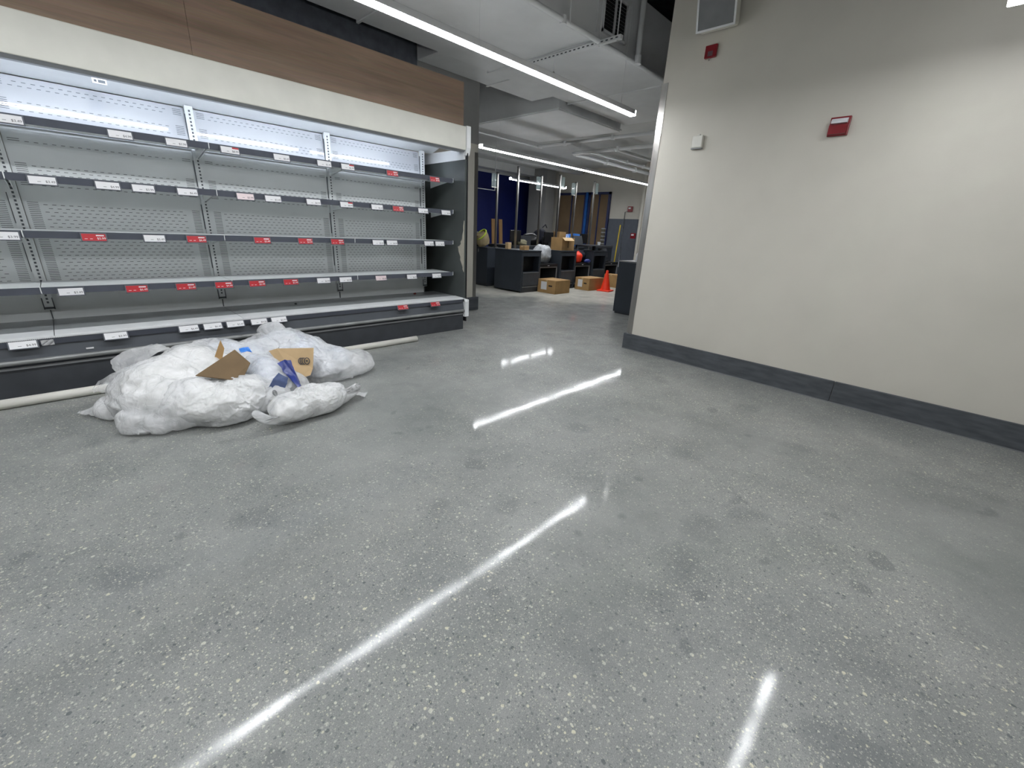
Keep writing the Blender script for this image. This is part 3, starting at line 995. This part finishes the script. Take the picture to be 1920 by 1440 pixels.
# boxes on the floor and on the checkouts
def carton(label, loc, rz, sx, sy, sz, mm=M_CARD, tape=True, tag=True, group=None):
    t = thing('cardboard_box', label, 'box', loc, rz, group)
    MB().box(-sx / 2, sx / 2, -sy / 2, sy / 2, 0, sz, b=.004).build('carton', mm, t)
    if tape:
        MB().box(-sx / 2 - .001, sx / 2 + .001, -.025, .025, sz - .03, sz + .0015).build('tape', M_CARDL, t)
    MB().box(-sx / 2, sx / 2, -.0015, .0015, sz, sz + .001).build('flap_seam', M_CARDD, t)
    if tag:
        MB().box(-sx / 2 - .002, -sx / 2, -sy * .02, sy * .3, sz * .25, sz * .85).build('shipping_label', M_TAGW, t)
        MB().box(-sx / 2 - .0025, -sx / 2 - .0005, -sy * .32, -sy * .12, sz * .52, sz * .62).build('hand_hole', M_BLACK, t)
    return t


carton('brown carton with white label on the floor before the nearest tower', (7.22, 5.83, 0), 0.02, .50, .48, .27)
carton('brown carton with white label on the floor closer to the cone', (8.46, 5.78, 0), -0.03, .56, .40, .27)
carton('small brown carton lying on top of the nearest checkout tower', (6.66, 6.22, .835), .15, .17, .12, .085, tag=False)
carton('tiny tan carton behind the small carton on the nearest tower', (6.52, 6.55, .835), .0, .09, .09, .13, M_CARDL, tag=False)
carton('brown carton standing behind the open box on the long counter', (8.93, 7.16, .885), .1, .30, .2, .34, tag=False)
carton('brown carton under the cone, pushed against the far bagging unit', (9.50, 5.78, 0), .0, .3, .4, .3, tag=False)
t = thing('open_cardboard_box', 'open brown cardboard box with a raised flap on the second tower', 'box', (8.0, 6.30, .835), .0)
m_ = MB().box(-.22, .22, -.16, -.155, 0, .27).box(-.22, .22, .155, .16, 0, .27).box(-.22, -.215, -.155, .155, 0, .27).box(.215, .22, -.155, .155, 0, .27).box(-.215, .215, -.155, .155, 0, .005)
m_.build('walls', M_CARD, t)
MB().add([(-.22, -.158, .27), (.12, -.158, .27), (.10, -.25, .21), (-.24, -.25, .21), (-.22, -.154, .274), (.12, -.154, .274), (.10, -.246, .214), (-.24, -.246, .214)], [(0, 1, 2, 3), (7, 6, 5, 4), (0, 4, 5, 1), (2, 6, 7, 3), (1, 5, 6, 2), (0, 3, 7, 4)]).build('flap', M_CARDL, t)
MB().box(-.02, .02, -.1615, -.16, .06, .2).build('tape', M_CARDD, t)

# traffic cone
t = thing('traffic_cone', 'orange traffic cone on the pale floor by the doorway', 'cone', (8.56, 5.40, 0), .2)
MB().box(-.15, .15, -.15, .15, 0, .028, b=.01).build('base', M_ORANGE, t)
MB().lathe((0, 0, .028), [(.115, 0), (.108, .015), (.028, .40), (.024, .425), (.012, .43)], 24).build('cone_body', M_ORANGE, t)


def blob(name, label, cat, loc, r, mm, seed, amp=.25, flat=0.0, sub=3, parts=None, group=None):
    bm = bmesh.new()
    bmesh.ops.create_icosphere(bm, subdivisions=sub, radius=1)
    sd = Vector((seed * 3.1, seed * 1.7, seed))
    for v in bm.verts:
        p = v.co.copy()
        k = 1 + amp * noise.noise(p * 1.6 + sd) + amp * .6 * (1 - abs(noise.noise(p * 4 + sd)) * 2) * .5
        v.co = Vector((p.x * r[0], p.y * r[1], p.z * r[2])) * k
        v.co.z = max(v.co.z + r[2] * .8, 0.001)
    mb = MB()
    mb.add([v.co for v in bm.verts], [[v.index for v in f.verts] for f in bm.faces], 0, True)
    bm.free()
    if parts is None:
        return mb.build(name, mm, None, label=label, cat=cat, loc=loc, group=group)
    t = thing(name, label, cat, loc, group=group)
    mb.build(parts, mm, t)
    return t


blob('plastic_bag', 'grey translucent plastic bag slumped on the low bagging unit', 'bag', (7.34, 6.32, .56), (.27, .13, .21), M_GBAG, 2.2, .22, sub=4)
t = blob('backpack', 'black backpack lying on the long counter by the third pole', 'bag', (8.6, 7.5, .885), (.22, .17, .22), M_NAVY, 4.4, .2, parts='sack')
MB().tube([(-.08, -.12, .42), (0, -.14, .49), (.08, -.12, .42)], .012, 8).build('carry_loop', M_NAVY, t)
blob('dark_bundle', 'black bundle of cloth heaped left of the backpack', 'bundle', (8.15, 7.45, .885), (.22, .2, .14), M_BLACK, 6.1, .3)
blob('blue_sheet', 'crumpled bright blue plastic sheet on the long counter', 'sheet', (9.75, 7.35, .885), (.36, .18, .17), M_BLUEP, 7.7, .28, sub=4)
blob('red_bundle', 'round red bundle hanging over the second bagging unit', 'bundle', (8.46, 6.20, .56), (.13, .10, .14), M_ORANGE, 8.2, .2)
blob('navy_jacket', 'dark navy jacket thrown beside the red bundle', 'jacket', (8.72, 6.35, .56), (.17, .14, .16), M_NAVY, 9.9, .3)
blob('blue_cloth', 'small blue cloth spilling over the second bagging unit', 'cloth', (8.76, 6.12, .56), (.10, .06, .05), M_BLUET, 3.9, .3)
# checkout terminals
for x, y, z, lb in ((9.1, 6.69, .835, 'black scanner terminal on the third tower'), (6.76, 7.75, .825, 'black register screen on the dark left counter'), (9.75, 6.35, .56, 'black register base on the far bagging unit')):
    t = thing('register_terminal', lb, 'register', (x, y, z + .001), group='register terminals')
    MB().box(-.12, .12, -.12, .12, 0, .03, b=.006).build('base', M_BLACK, t)
    MB().tube([(0, .03, .03), (0, .03, .12)], .02, 10).build('neck', M_BLACK, t)
    s = MB().box(-.18, .18, -.012, .012, -.1, .12, b=.006)
    s.xf(Matrix.Translation((0, 0, .2)) @ Matrix.Rotation(math.radians(-18), 4, 'X')).build('screen', M_CHARD, t)
t = thing('card_shelf', 'wide dark tray top above the third tower', 'tray', (9.25, 6.3, .835))
MB().box(-.45, .45, -.25, .2, .10, .125, b=.005).build('tray', M_CHARD, t)
MB().box(-.03, .03, -.03, .03, 0, .10).build('leg', M_CHARD, t)
t = thing('foam_cup', 'white cup standing on the dark tray', 'cup', (9.45, 6.3, .96))
MB().lathe((0, 0, 0), [(.03, 0), (.042, .07), (.044, .075), (.036, .075), (.028, .01)], 16).build('wall', M_WHITE, t)
for k in range(5):
    t = thing('cup_stack', 'pale container in the tall stack on the long counter, number-%s from the bottom' % ('first', 'second', 'third', 'fourth', 'fifth')[k], 'container', (10.95, 7.2, .885 + k * .1), group='stacked pale containers')
    t['label'] = 'pale round tub in the tall stack, %s' % ('lowest of the five', 'second from the bottom', 'middle one', 'second from the top', 'topmost')[k]
    MB().lathe((0, 0, 0), [(.055, 0), (.062, .07)], 16).build('tub', mat('smoky_tub', srgb(92, 88, 76), .3, var=.05), t)
    MB().lathe((0, 0, .07), [(.066, 0), (.066, .022), (.05, .0295)], 16).build('lid', M_GREY, t)
# broom, thin pole, jug
t = thing('broom', 'broom with a long yellow handle leaning at the far bagging unit', 'broom', (10.68, 6.58, 0))
MB().tube([(0, 0, .1), (.15, .02, 1.48)], .016, 10).build('handle', M_YEL, t)
MB().prism([(-.16, 0), (.16, 0), (.10, .14), (-.10, .14)], 'y', -.03, .03).build('bristles', M_CHARD, t)
t = thing('spray_jug', 'white plastic jug standing on the grey topped counter end', 'jug', (6.36, 3.46, .833))
MB().lathe((0, 0, 0), [(.05, 0), (.056, .02), (.054, .11), (.02, .16), (.018, .18)], 18).build('bottle', M_WHITE, t)
MB().lathe((0, 0, .18), [(.02, 0), (.02, .02)], 12).build('cap', M_WHITE, t)
for x, y, lb in ((7.3, 7.12, 'black flat monitor left of the black bundle'), (8.42, 7.08, 'black flat monitor between bundle and open cardboard box'), (9.9, 7.1, 'black flat monitor under the last pole')):
    t = thing('monitor', lb, 'monitor', (x, y, .885), .1, group='monitors on the long counter')
    MB().box(-.1, .1, -.07, .07, 0, .015).build('foot', M_BLACK, t)
    MB().box(-.015, .015, .0, .02, .015, .1).build('stem', M_BLACK, t)
    MB().box(-.19, .19, -.015, .015, .08, .32, b=.006).build('screen', M_BLACK, t)
# alarms on far wall
for y, z, lb in ((7.03, 1.95, 'small red fire strobe on the far white wall'), (6.57, 1.22, 'small red pull box low beside the pale pipe chase')):
    x = XF - .012 if z > 1.5 else 11.55
    t = thing('fire_strobe', lb, 'fire alarm', (x, y, z))
    MB().box(-.05, -.001, -.075, .075, -.075, .075, b=.008).build('back_box', M_RED, t)
    MB().box(-.07, -.05, -.04, .04, .0, .045, b=.008).build('strobe_lens', M_WHITE, t)
pipe('thin grey conduit climbing the far wall to the red strobe', [(XF - .03, 7.19, .3), (XF - .03, 7.19, 1.875), (XF - .03, 7.10, 1.90)], .012, cat='conduit', name='wall_conduit')
# left counter clutter
t = thing('tote_bag', 'open tan bag with lime rim slumped on the dark left counter', 'bag', (6.62, 7.40, .825))
bm = bmesh.new()
mb = MB()
prof = [(.13, 0), (.16, .06), (.15, .18), (.14, .26), (.15, .30)]
mb.lathe((0, 0, 0), prof[:-1], 24)
for i, v in enumerate(mb.v):
    k = 1 + .12 * noise.noise(Vector(v) * 9)
    mb.v[i] = (v[0] * k, v[1] * .8 * k, v[2])
mb.xf(Matrix.Rotation(math.radians(-24), 4, 'Y'))
mn = min(v[2] for v in mb.v)
mb.v = [(v[0], v[1], v[2] - mn) for v in mb.v]
mb.build('sack', M_TAN, t)
rim = [Vector((-.10 + .13 * math.cos(a) * .7, .115 * math.sin(a), .26 + .10 * math.cos(a))) for a in [i * 2 * PI / 20 for i in range(21)]]
MB().tube(rim, .018, 8, cap=False).build('rim', M_LIME, t)
mo = MB().add(rim[:-1], [tuple(range(20))])
mo.xf(Matrix.Translation((.012, 0, -.004))).build('opening', M_BLACK, t)
for k, (x, y, lb) in enumerate(((7.42, 7.9, 'brown plank leaning left of the steel pole'), (7.66, 7.9, 'brown plank leaning right of the steel pole'))):
    t = thing('wood_plank', lb + ' before the blue wall', 'plank', (x, y, 0), group='planks leaning before the blue wall')
    MB().prism([(0, 0), (.02, 0), (.12, 1.44), (.10, 1.44)], 'x', -.05, .06).build('board', M_WOODP, t)
    MB().box(-.05, .06, .03, .05, .5, .52).build('cleat', M_WOODP, t)
blob('paper_heap', 'pale crumpled paper heap on the counter by the planks', 'paper', (7.62, 7.2, .885), (.14, .10, .07), mat('dull_paper', srgb(150, 146, 120), .8), 5.5, .3)
blob('carton_scrap', 'flat tan cardboard scrap on the dark left counter', 'scrap', (6.62, 7.95, .825), (.12, .10, .24), M_CARDL, 1.3, .1)

# ------------------------------------------------------------------ white pipe on the floor
t = thing('plastic_tube', 'long white plastic tube lying along the foot of the case', 'tube', (1.0, 3.93, .03))
m_ = MB()
seg = 20
ro, ri = .030, .025
vs, fs = [], []
for xx in (-1.9, 1.55):
    for rr in (ro, ri):
        for k in range(seg):
            a = 2 * PI * k / seg
            vs.append((xx, rr * math.cos(a), rr * math.sin(a)))
for k in range(seg):
    k2 = (k + 1) % seg
    fs += [(k, k2, 2 * seg + k2, 2 * seg + k), (seg + k2, seg + k, 3 * seg + k, 3 * seg + k2), (k2, k, seg + k, seg + k2), (2 * seg + k, 2 * seg + k2, 3 * seg + k2, 3 * seg + k)]
m_.add(vs, fs, 0, True)
m_.build('tube_wall', M_PVC, t)


# ------------------------------------------------------------------ rubbish bags
SIM = bpy.data.scenes.new('drape')


def lobed(center, lobes, sub, p=4.5, scale=1.0, lump=0.0, seed=0.0):
    """rounded shape around a few overlapping lobes; lobe = (centre, radii, yaw, pitch)"""
    bm = bmesh.new()
    bmesh.ops.create_icosphere(bm, subdivisions=sub, radius=1)
    c0 = Vector(center)
    LB = []
    for c, r, yaw_, pt in lobes:
        R = Matrix.Rotation(yaw_, 3, 'Z') @ Matrix.Rotation(pt, 3, 'Y')
        A = Matrix.Diagonal((1 / r[0], 1 / r[1], 1 / r[2])) @ R.transposed()
        o = A @ (c0 - Vector(c))
        LB.append((A, o, o.dot(o) - 1))
    sd = Vector((seed * 1.37, seed * 2.11, seed * .73))
    for v in bm.verts:
        d = v.co.normalized()
        acc = 0.0
        for A, o, cc in LB:
            q = A @ d
            a, b_ = q.dot(q), q.dot(o)
            disc = b_ * b_ - a * cc
            if disc > 0:
                t_ = (-b_ + math.sqrt(disc)) / a
                if t_ > 0:
                    acc += t_ ** p
        r = max(acc, 1e-9) ** (1 / p) * scale
        P = c0 + d * r
        if lump:
            P = c0 + d * r * (1 + lump * (noise.noise(P * 6 + sd) + .6 * noise.noise(P * 13 + sd)))
        v.co = P
    return bm


def bag_mesh(center, lobes, seed, tails=(), sub=6, grow=.95, frames=12, lump=.3, shrink=-.2, crease=.003):
    """film sack draped by a short cloth run over lumpy contents, then creased"""
    rnd = random.Random(int(seed * 10))
    bm = lobed(center, lobes, 4, scale=.88, lump=lump, seed=seed)
    for v in bm.verts:
        v.co.z = max(v.co.z, .01)
    me = bpy.data.meshes.new('contents')
    bm.to_mesh(me)
    inner = ([v.co * 1 for v in bm.verts], [tuple(v.index for v in f.verts) for f in bm.faces])
    bm.free()
    col = bpy.data.objects.new('contents', me)
    fm = bpy.data.meshes.new('ground')
    fm.from_pydata([(-3, 0, 0), (4, 0, 0), (4, 8, 0), (-3, 8, 0)], [], [(0, 1, 2, 3)])
    gd = bpy.data.objects.new('ground', fm)
    for o in (col, gd):
        SIM.collection.objects.link(o)
        o.modifiers.new('col', 'COLLISION')
        o.collision.thickness_outer = .004
        o.collision.cloth_friction = 12
    bm = lobed(center, list(lobes) + list(tails), sub, scale=grow, lump=.05, seed=seed + 3)
    for v in bm.verts:
        v.co.z = max(v.co.z, .006 + .004 * rnd.random())
    cm = bpy.data.meshes.new('sack')
    bm.to_mesh(cm)
    bm.free()
    ob = bpy.data.objects.new('sack', cm)
    SIM.collection.objects.link(ob)
    md = ob.modifiers.new('cloth', 'CLOTH')
    st_ = md.settings
    st_.quality = 4
    st_.mass = .12
    st_.tension_stiffness = 15
    st_.compression_stiffness = 10
    st_.shear_stiffness = 4
    st_.bending_stiffness = .01
    st_.air_damping = 1.0
    st_.time_scale = 1.7
    st_.shrink_min = shrink
    md.collision_settings.collision_quality = 2
    md.collision_settings.distance_min = .004
    md.point_cache.frame_start = 1
    md.point_cache.frame_end = frames
    for f in range(1, frames + 1):
        SIM.frame_set(f)
    dg = SIM.view_layers[0].depsgraph
    e = ob.evaluated_get(dg)
    em = e.to_mesh()
    vs = [v.co.copy() for v in em.vertices]
    ns = [v.normal.copy() for v in em.vertices]
    fs = [tuple(q.vertices) for q in em.polygons]
    e.to_mesh_clear()
    for o in (ob, col, gd):
        dd = o.data
        bpy.data.objects.remove(o)
        bpy.data.meshes.remove(dd)
    SIM.frame_set(1)
    # fine crisp creases
    FOLD = []
    for k in range(7):
        n_ = Vector((rnd.gauss(0, 1), rnd.gauss(0, 1), rnd.gauss(0, 1))).normalized()
        FOLD.append((n_, 5.0 * 1.35 ** k, rnd.random()))
    out = []
    for P, nn in zip(vs, ns):
        wv = Vector((noise.noise(P * 5), noise.noise(P * 5 + Vector((9, 2, 1))), noise.noise(P * 5 - Vector((3, 7, 5)))))
        Q = P + wv * .06
        s_ = 0.0
        for nk, fk, ph in FOLD:
            x_ = Q.dot(nk) * fk + ph
            x_ -= math.floor(x_)
            s_ += (abs(x_ - .5) - .25) * (5.0 / fk) ** .7
        am = max(0.0, .5 + 1.5 * noise.noise(P * 7 + Vector((seed, 0, 0))))
        P2 = P + nn * (crease * 2.2 * s_ * am)
        P2.z = max(P2.z, .003)
        out.append(P2)
    mb = MB()
    mb.add(out, fs, 0, True)
    cc = Vector(center)
    mi = MB()
    mi.add([cc + (v - cc) * .985 for v in inner[0]], inner[1], 0, True)
    return mb, mi


def film_flap(pts0, pts1, n, m_, seed, amp=.015):
    """loose sheet between two edges (lists of 3D points, sampled), rippled"""
    def samp(ps, t):
        k = t * (len(ps) - 1)
        i = min(int(k), len(ps) - 2)
        return Vector(ps[i]).lerp(Vector(ps[i + 1]), k - i)
    vs, fs = [], []
    for j in range(m_ + 1):
        for i in range(n + 1):
            a, b_ = samp(pts0, i / n), samp(pts1, i / n)
            P = a.lerp(b_, j / m_)
            k = amp * (noise.noise(P * 14 + Vector((seed, 0, 0))) + .6 * (1 - 2 * abs(noise.noise(P * 30 + Vector((0, seed, 0))))))
            P += Vector((.4, -.6, .7)) * k
            P.z = max(P.z, .004)
            vs.append(P)
    for j in range(m_):
        for i in range(n):
            o = j * (n + 1) + i
            fs.append((o, o + 1, o + n + 2, o + n + 1))
    return MB().add(vs, fs, 0, True)


def bag(label, base, mesh_args, mm, flaps=(), extra=None):
    t = thing('rubbish_bag', label, 'rubbish bag', base, group='clear rubbish bags heaped by the case')
    T = Matrix.Translation(-Vector(base))
    fm_, in_ = bag_mesh(*mesh_args[0], **mesh_args[1])
    fm_.xf(T).build('film', mm, t)
    in_.xf(T).build('contents', M_STUFFW if mm == M_FILM else M_STUFFB, t)
    for f in flaps:
        film_flap(*f).xf(T).build('loose_film', M_LOOSE, t)
    if extra:
        extra(t, T)
    return t


# big bag on the left
bag('big milky rubbish bag at the left end of the heap', (.36, 3.4, 0),
    (((.36, 3.42, .14), [((.36, 3.45, .14), (.27, .34, .20), .2, 0), ((.24, 3.32, .13), (.17, .26, .16), 0, 0), ((.52, 3.50, .19), (.24, .26, .15), 0, 0), ((.36, 3.12, .09), (.16, .14, .10), 0, 0)], 1.0),
     dict(tails=[((.17, 3.18, .06), (.11, .12, .08), 0, 0), ((.14, 3.46, .06), (.12, .10, .07), .25, 0)])), M_FILM,
    flaps=[([(.18, 3.58, .20), (.22, 3.6, .27), (.32, 3.62, .31), (.42, 3.62, .32)], [(.08, 3.64, .20), (.07, 3.70, .27), (.14, 3.72, .315), (.3, 3.74, .34)], 18, 12, 3.0, .02),
           ([(.14, 3.45, .12), (.12, 3.5, .2), (.18, 3.55, .27)], [(-.045, 3.66, .09), (-.05, 3.68, .105), (-.01, 3.70, .15)], 16, 14, 8.0, .03),
           ([(.14, 3.28, .14), (.09, 3.42, .12), (.10, 3.52, .06)], [(-.05, 3.40, .008), (-.14, 3.50, .03), (-.1, 3.60, .01)], 16, 14, 12.0, .03),
           ([(.2, 3.08, .14), (.12, 3.14, .14), (.08, 3.26, .14)], [(.16, 2.98, .008), (.06, 3.07, .008), (.01, 3.22, .008)], 16, 12, 15.0, .03)])
# middle front bag
bag('plump milky rubbish bag at the front of the heap', (.54, 2.98, 0),
    (((.53, 2.99, .11), [((.51, 2.97, .11), (.20, .18, .13), .0, 0), ((.66, 3.02, .12), (.15, .16, .11), .0, 0), ((.40, 3.08, .13), (.16, .15, .12), 0, 0)], 2.6),
     dict(tails=[((.72, 2.95, .08), (.11, .08, .07), .3, 0)])), M_FILM,
    flaps=[([(.40, 3.15, .22), (.5, 3.12, .23), (.6, 3.1, .23)], [(.46, 3.06, .21), (.54, 3.04, .235), (.64, 3.02, .20)], 12, 6, 4.0)])
# right front bag: twisted roll with two tails
bag('twisted white rubbish bag lying nearest the camera with two tails', (.95, 2.75, 0),
    (((.96, 2.72, .08), [((.98, 2.73, .085), (.19, .14, .10), -.15, 0), ((.82, 2.69, .065), (.14, .10, .075), .3, -.1)], 4.4),
     dict(tails=[((.71, 2.64, .016), (.12, .055, .02), .3, 0), ((1.16, 2.75, .012), (.13, .06, .014), .1, 0)], lump=.15)), M_FILM,
    flaps=[([(1.1, 2.72, .10), (1.13, 2.78, .06), (1.12, 2.84, .02)], [(1.33, 2.74, .015), (1.38, 2.80, .02), (1.30, 2.86, .01)], 10, 10, 6.0)])
# bag at the back right
bag('large clear rubbish bag behind the tan cardboard, peaked at the top', (1.22, 3.5, 0),
    (((1.2, 3.52, .14), [((1.18, 3.55, .14), (.29, .26, .19), 0, 0), ((1.10, 3.66, .25), (.17, .16, .13), 0, 0), ((1.36, 3.40, .10), (.22, .20, .12), -.2, 0), ((.93, 3.6, .20), (.18, .17, .12), 0, 0)], 6.9),
     dict(tails=[((1.48, 3.42, .08), (.12, .12, .09), .0, 0), ((1.09, 3.68, .35), (.07, .07, .06), 0, 0)])), M_FILM2,
    flaps=[([(1.45, 3.35, .14), (1.42, 3.28, .1), (1.36, 3.2, .03)], [(1.53, 3.3, .12), (1.52, 3.22, .08), (1.44, 3.17, .01)], 10, 8, 2.0)])
# bag in the middle with blue stuff inside
bag('clear rubbish bag with blue wrapping showing, beside the tan cardboard', (.82, 3.2, 0),
    (((.83, 3.17, .15), [((.83, 3.16, .14), (.16, .17, .15), 0, 0), ((.80, 3.30, .18), (.17, .15, .12), 0, 0), ((.92, 3.05, .11), (.12, .11, .10), 0, 0)], 8.3), dict()), M_FILM2)
bag('clear rubbish bag at the back of the heap against the case', (.72, 3.6, 0),
    (((.72, 3.58, .16), [((.70, 3.60, .16), (.25, .20, .17), 0, 0), ((.88, 3.52, .20), (.17, .16, .13), 0, 0), ((.58, 3.62, .24), (.12, .12, .11), 0, 0)], 9.7), dict()), M_FILM2)
bpy.data.scenes.remove(SIM)
# small oval print on the film between the two front bags
from mathutils.bvhtree import BVHTree
fronts = [o for o in bpy.data.objects if o.name.startswith('rubbish_bag') and ('plump' in o['label'] or 'twisted' in o['label'])]
best = None
MARK_P, MARK_D = Vector((.626, 2.3, .346)), Vector((.247, .908, -.337))
for o in fronts:
    fo = [c for c in o.children if c.name.startswith('film')][0]
    tree = BVHTree.FromPolygons([v.co + o.location for v in fo.data.vertices], [tuple(q.vertices) for q in fo.data.polygons])
    h_ = tree.ray_cast(MARK_P, MARK_D)
    if h_[0] is not None and (best is None or h_[3] < best[0]):
        best = (h_[3], o, tree, h_[0], h_[1])
if best:
    _, o, tree, P0, n0 = best
    if n0.dot(MARK_D) > 0:
        n0 = -n0
    ux = n0.cross(Vector((0, 0, 1))).normalized()
    uy = n0.cross(ux).normalized()
    mb = MB()
    for r_ in (.008, .015, .022):
        ring = []
        for i in range(17):
            a_ = 2 * PI * i / 16
            q_ = P0 + ux * (r_ * .6 * math.cos(a_)) + uy * (r_ * math.sin(a_))
            hh = tree.find_nearest(q_)
            ring.append(hh[0] + n0 * .0015 - o.location)
        mb.tube(ring, .0016, 5, cap=False)
    mb.build('printed_mark', M_GREY, o)
# blue wrapping scraps
for k, (a, b_, lb) in enumerate((
        ([(.865, 3.02, .285), (.92, 3.04, .295), (.96, 3.06, .275)], [(.925, 2.88, .135), (.945, 2.88, .135), (.965, 2.90, .12)], 'dark blue tape strip draped down the middle rubbish bag'),
        ([(.755, 2.91, .16), (.79, 2.90, .22), (.83, 2.91, .25)], [(.85, 2.885, .15), (.865, 2.88, .18), (.875, 2.89, .21)], 'slate blue wrapping scrap pressed on the middle rubbish bag'),
        ([(.69, 3.20, .365), (.72, 3.19, .375), (.75, 3.20, .37)], [(.69, 3.16, .35), (.73, 3.15, .36), (.76, 3.16, .345)], 'small light blue scrap above the dark cardboard flap'))):
    f = film_flap(a, b_, 10, 12, 20 + k, .012)
    n0 = len(f.f)
    nv = len(f.v)
    f.v += [(v[0], v[1] + .003, v[2] - .003) for v in f.v[:nv]]
    f.f += [tuple(i + nv for i in q)[::-1] for q in f.f[:n0]]
    f.mi += [0] * n0
    f.sm += [True] * n0
    f.build('wrapping_scrap', [M_BLUET, mat('slate_blue_film', srgb(92, 108, 150), .35, var=.12), M_BLUEP][k], None, label=lb, cat='wrapping')


# cardboard pieces, slabs with thickness
def sheet(name, label, pts, mm, th=.006, rim=None, cat='cardboard'):
    pts = [Vector(p_) for p_ in pts]
    c = sum(pts, Vector()) / len(pts)
    nrm = (pts[1] - pts[0]).cross(pts[-1] - pts[0]).normalized()
    t = thing(name, label, cat, c)
    n = len(pts)
    vs = [p_ - c for p_ in pts] + [p_ - c + nrm * th for p_ in pts]
    fs = [tuple(range(n))[::-1], tuple(range(n, 2 * n))] + [(i, (i + 1) % n, n + (i + 1) % n, n + i) for i in range(n)]
    MB().add(vs, fs).build('board', mm, t)
    return t, c, nrm


sheet('cardboard_flap', 'dark brown cardboard flap lying on top of the rubbish heap', [(.415, 3.06, .275), (.585, 3.00, .228), (.665, 3.03, .235), (.725, 3.10, .288), (.675, 3.22, .36)], M_CARDD)
sheet('cardboard_flap', 'narrow pointed cardboard offcut sticking up behind the dark flap', [(.53, 3.28, .22), (.60, 3.28, .27), (.635, 3.30, .36), (.625, 3.32, .415), (.575, 3.30, .32)], M_CARD)
t, c, nrm = sheet('cardboard_flap', 'tan cardboard piece with round printed logo in the rubbish heap', [(.90, 3.30, .30), (.95, 3.28, .315), (1.20, 3.26, .285), (1.155, 3.20, .145), (1.12, 3.17, .105), (1.02, 3.16, .098), (.96, 3.22, .17)], M_CARDL)
mb = MB()
ux = (Vector((1.20, 3.26, .285)) - Vector((.95, 3.28, .315))).normalized()
uz = (ux.cross(nrm)).normalized()
if uz.z < 0:
    uz = -uz
side = nrm if nrm.y < 0 else -nrm
cc = Vector((1.115, 3.222, .205)) - c
for k, (dx, arc) in enumerate(((.012, 2 * PI), (-.004, PI), (-.016, PI), (-.028, PI))):
    st_ = 0 if k == 0 else PI / 2
    pts = [cc + ux * (dx + .018 * math.cos(st_ + arc * i / 14)) + uz * .024 * math.sin(st_ + arc * i / 14) for i in range(15)]
    mb.tube([p_ + side * .004 for p_ in pts], .003, 6, cap=False)
mb.tube([cc + ux * .012 + side * .004 - uz * .006, cc + ux * .012 + side * .004 + uz * .006], .005, 6)
mb.build('printed_logo', M_INK, t)
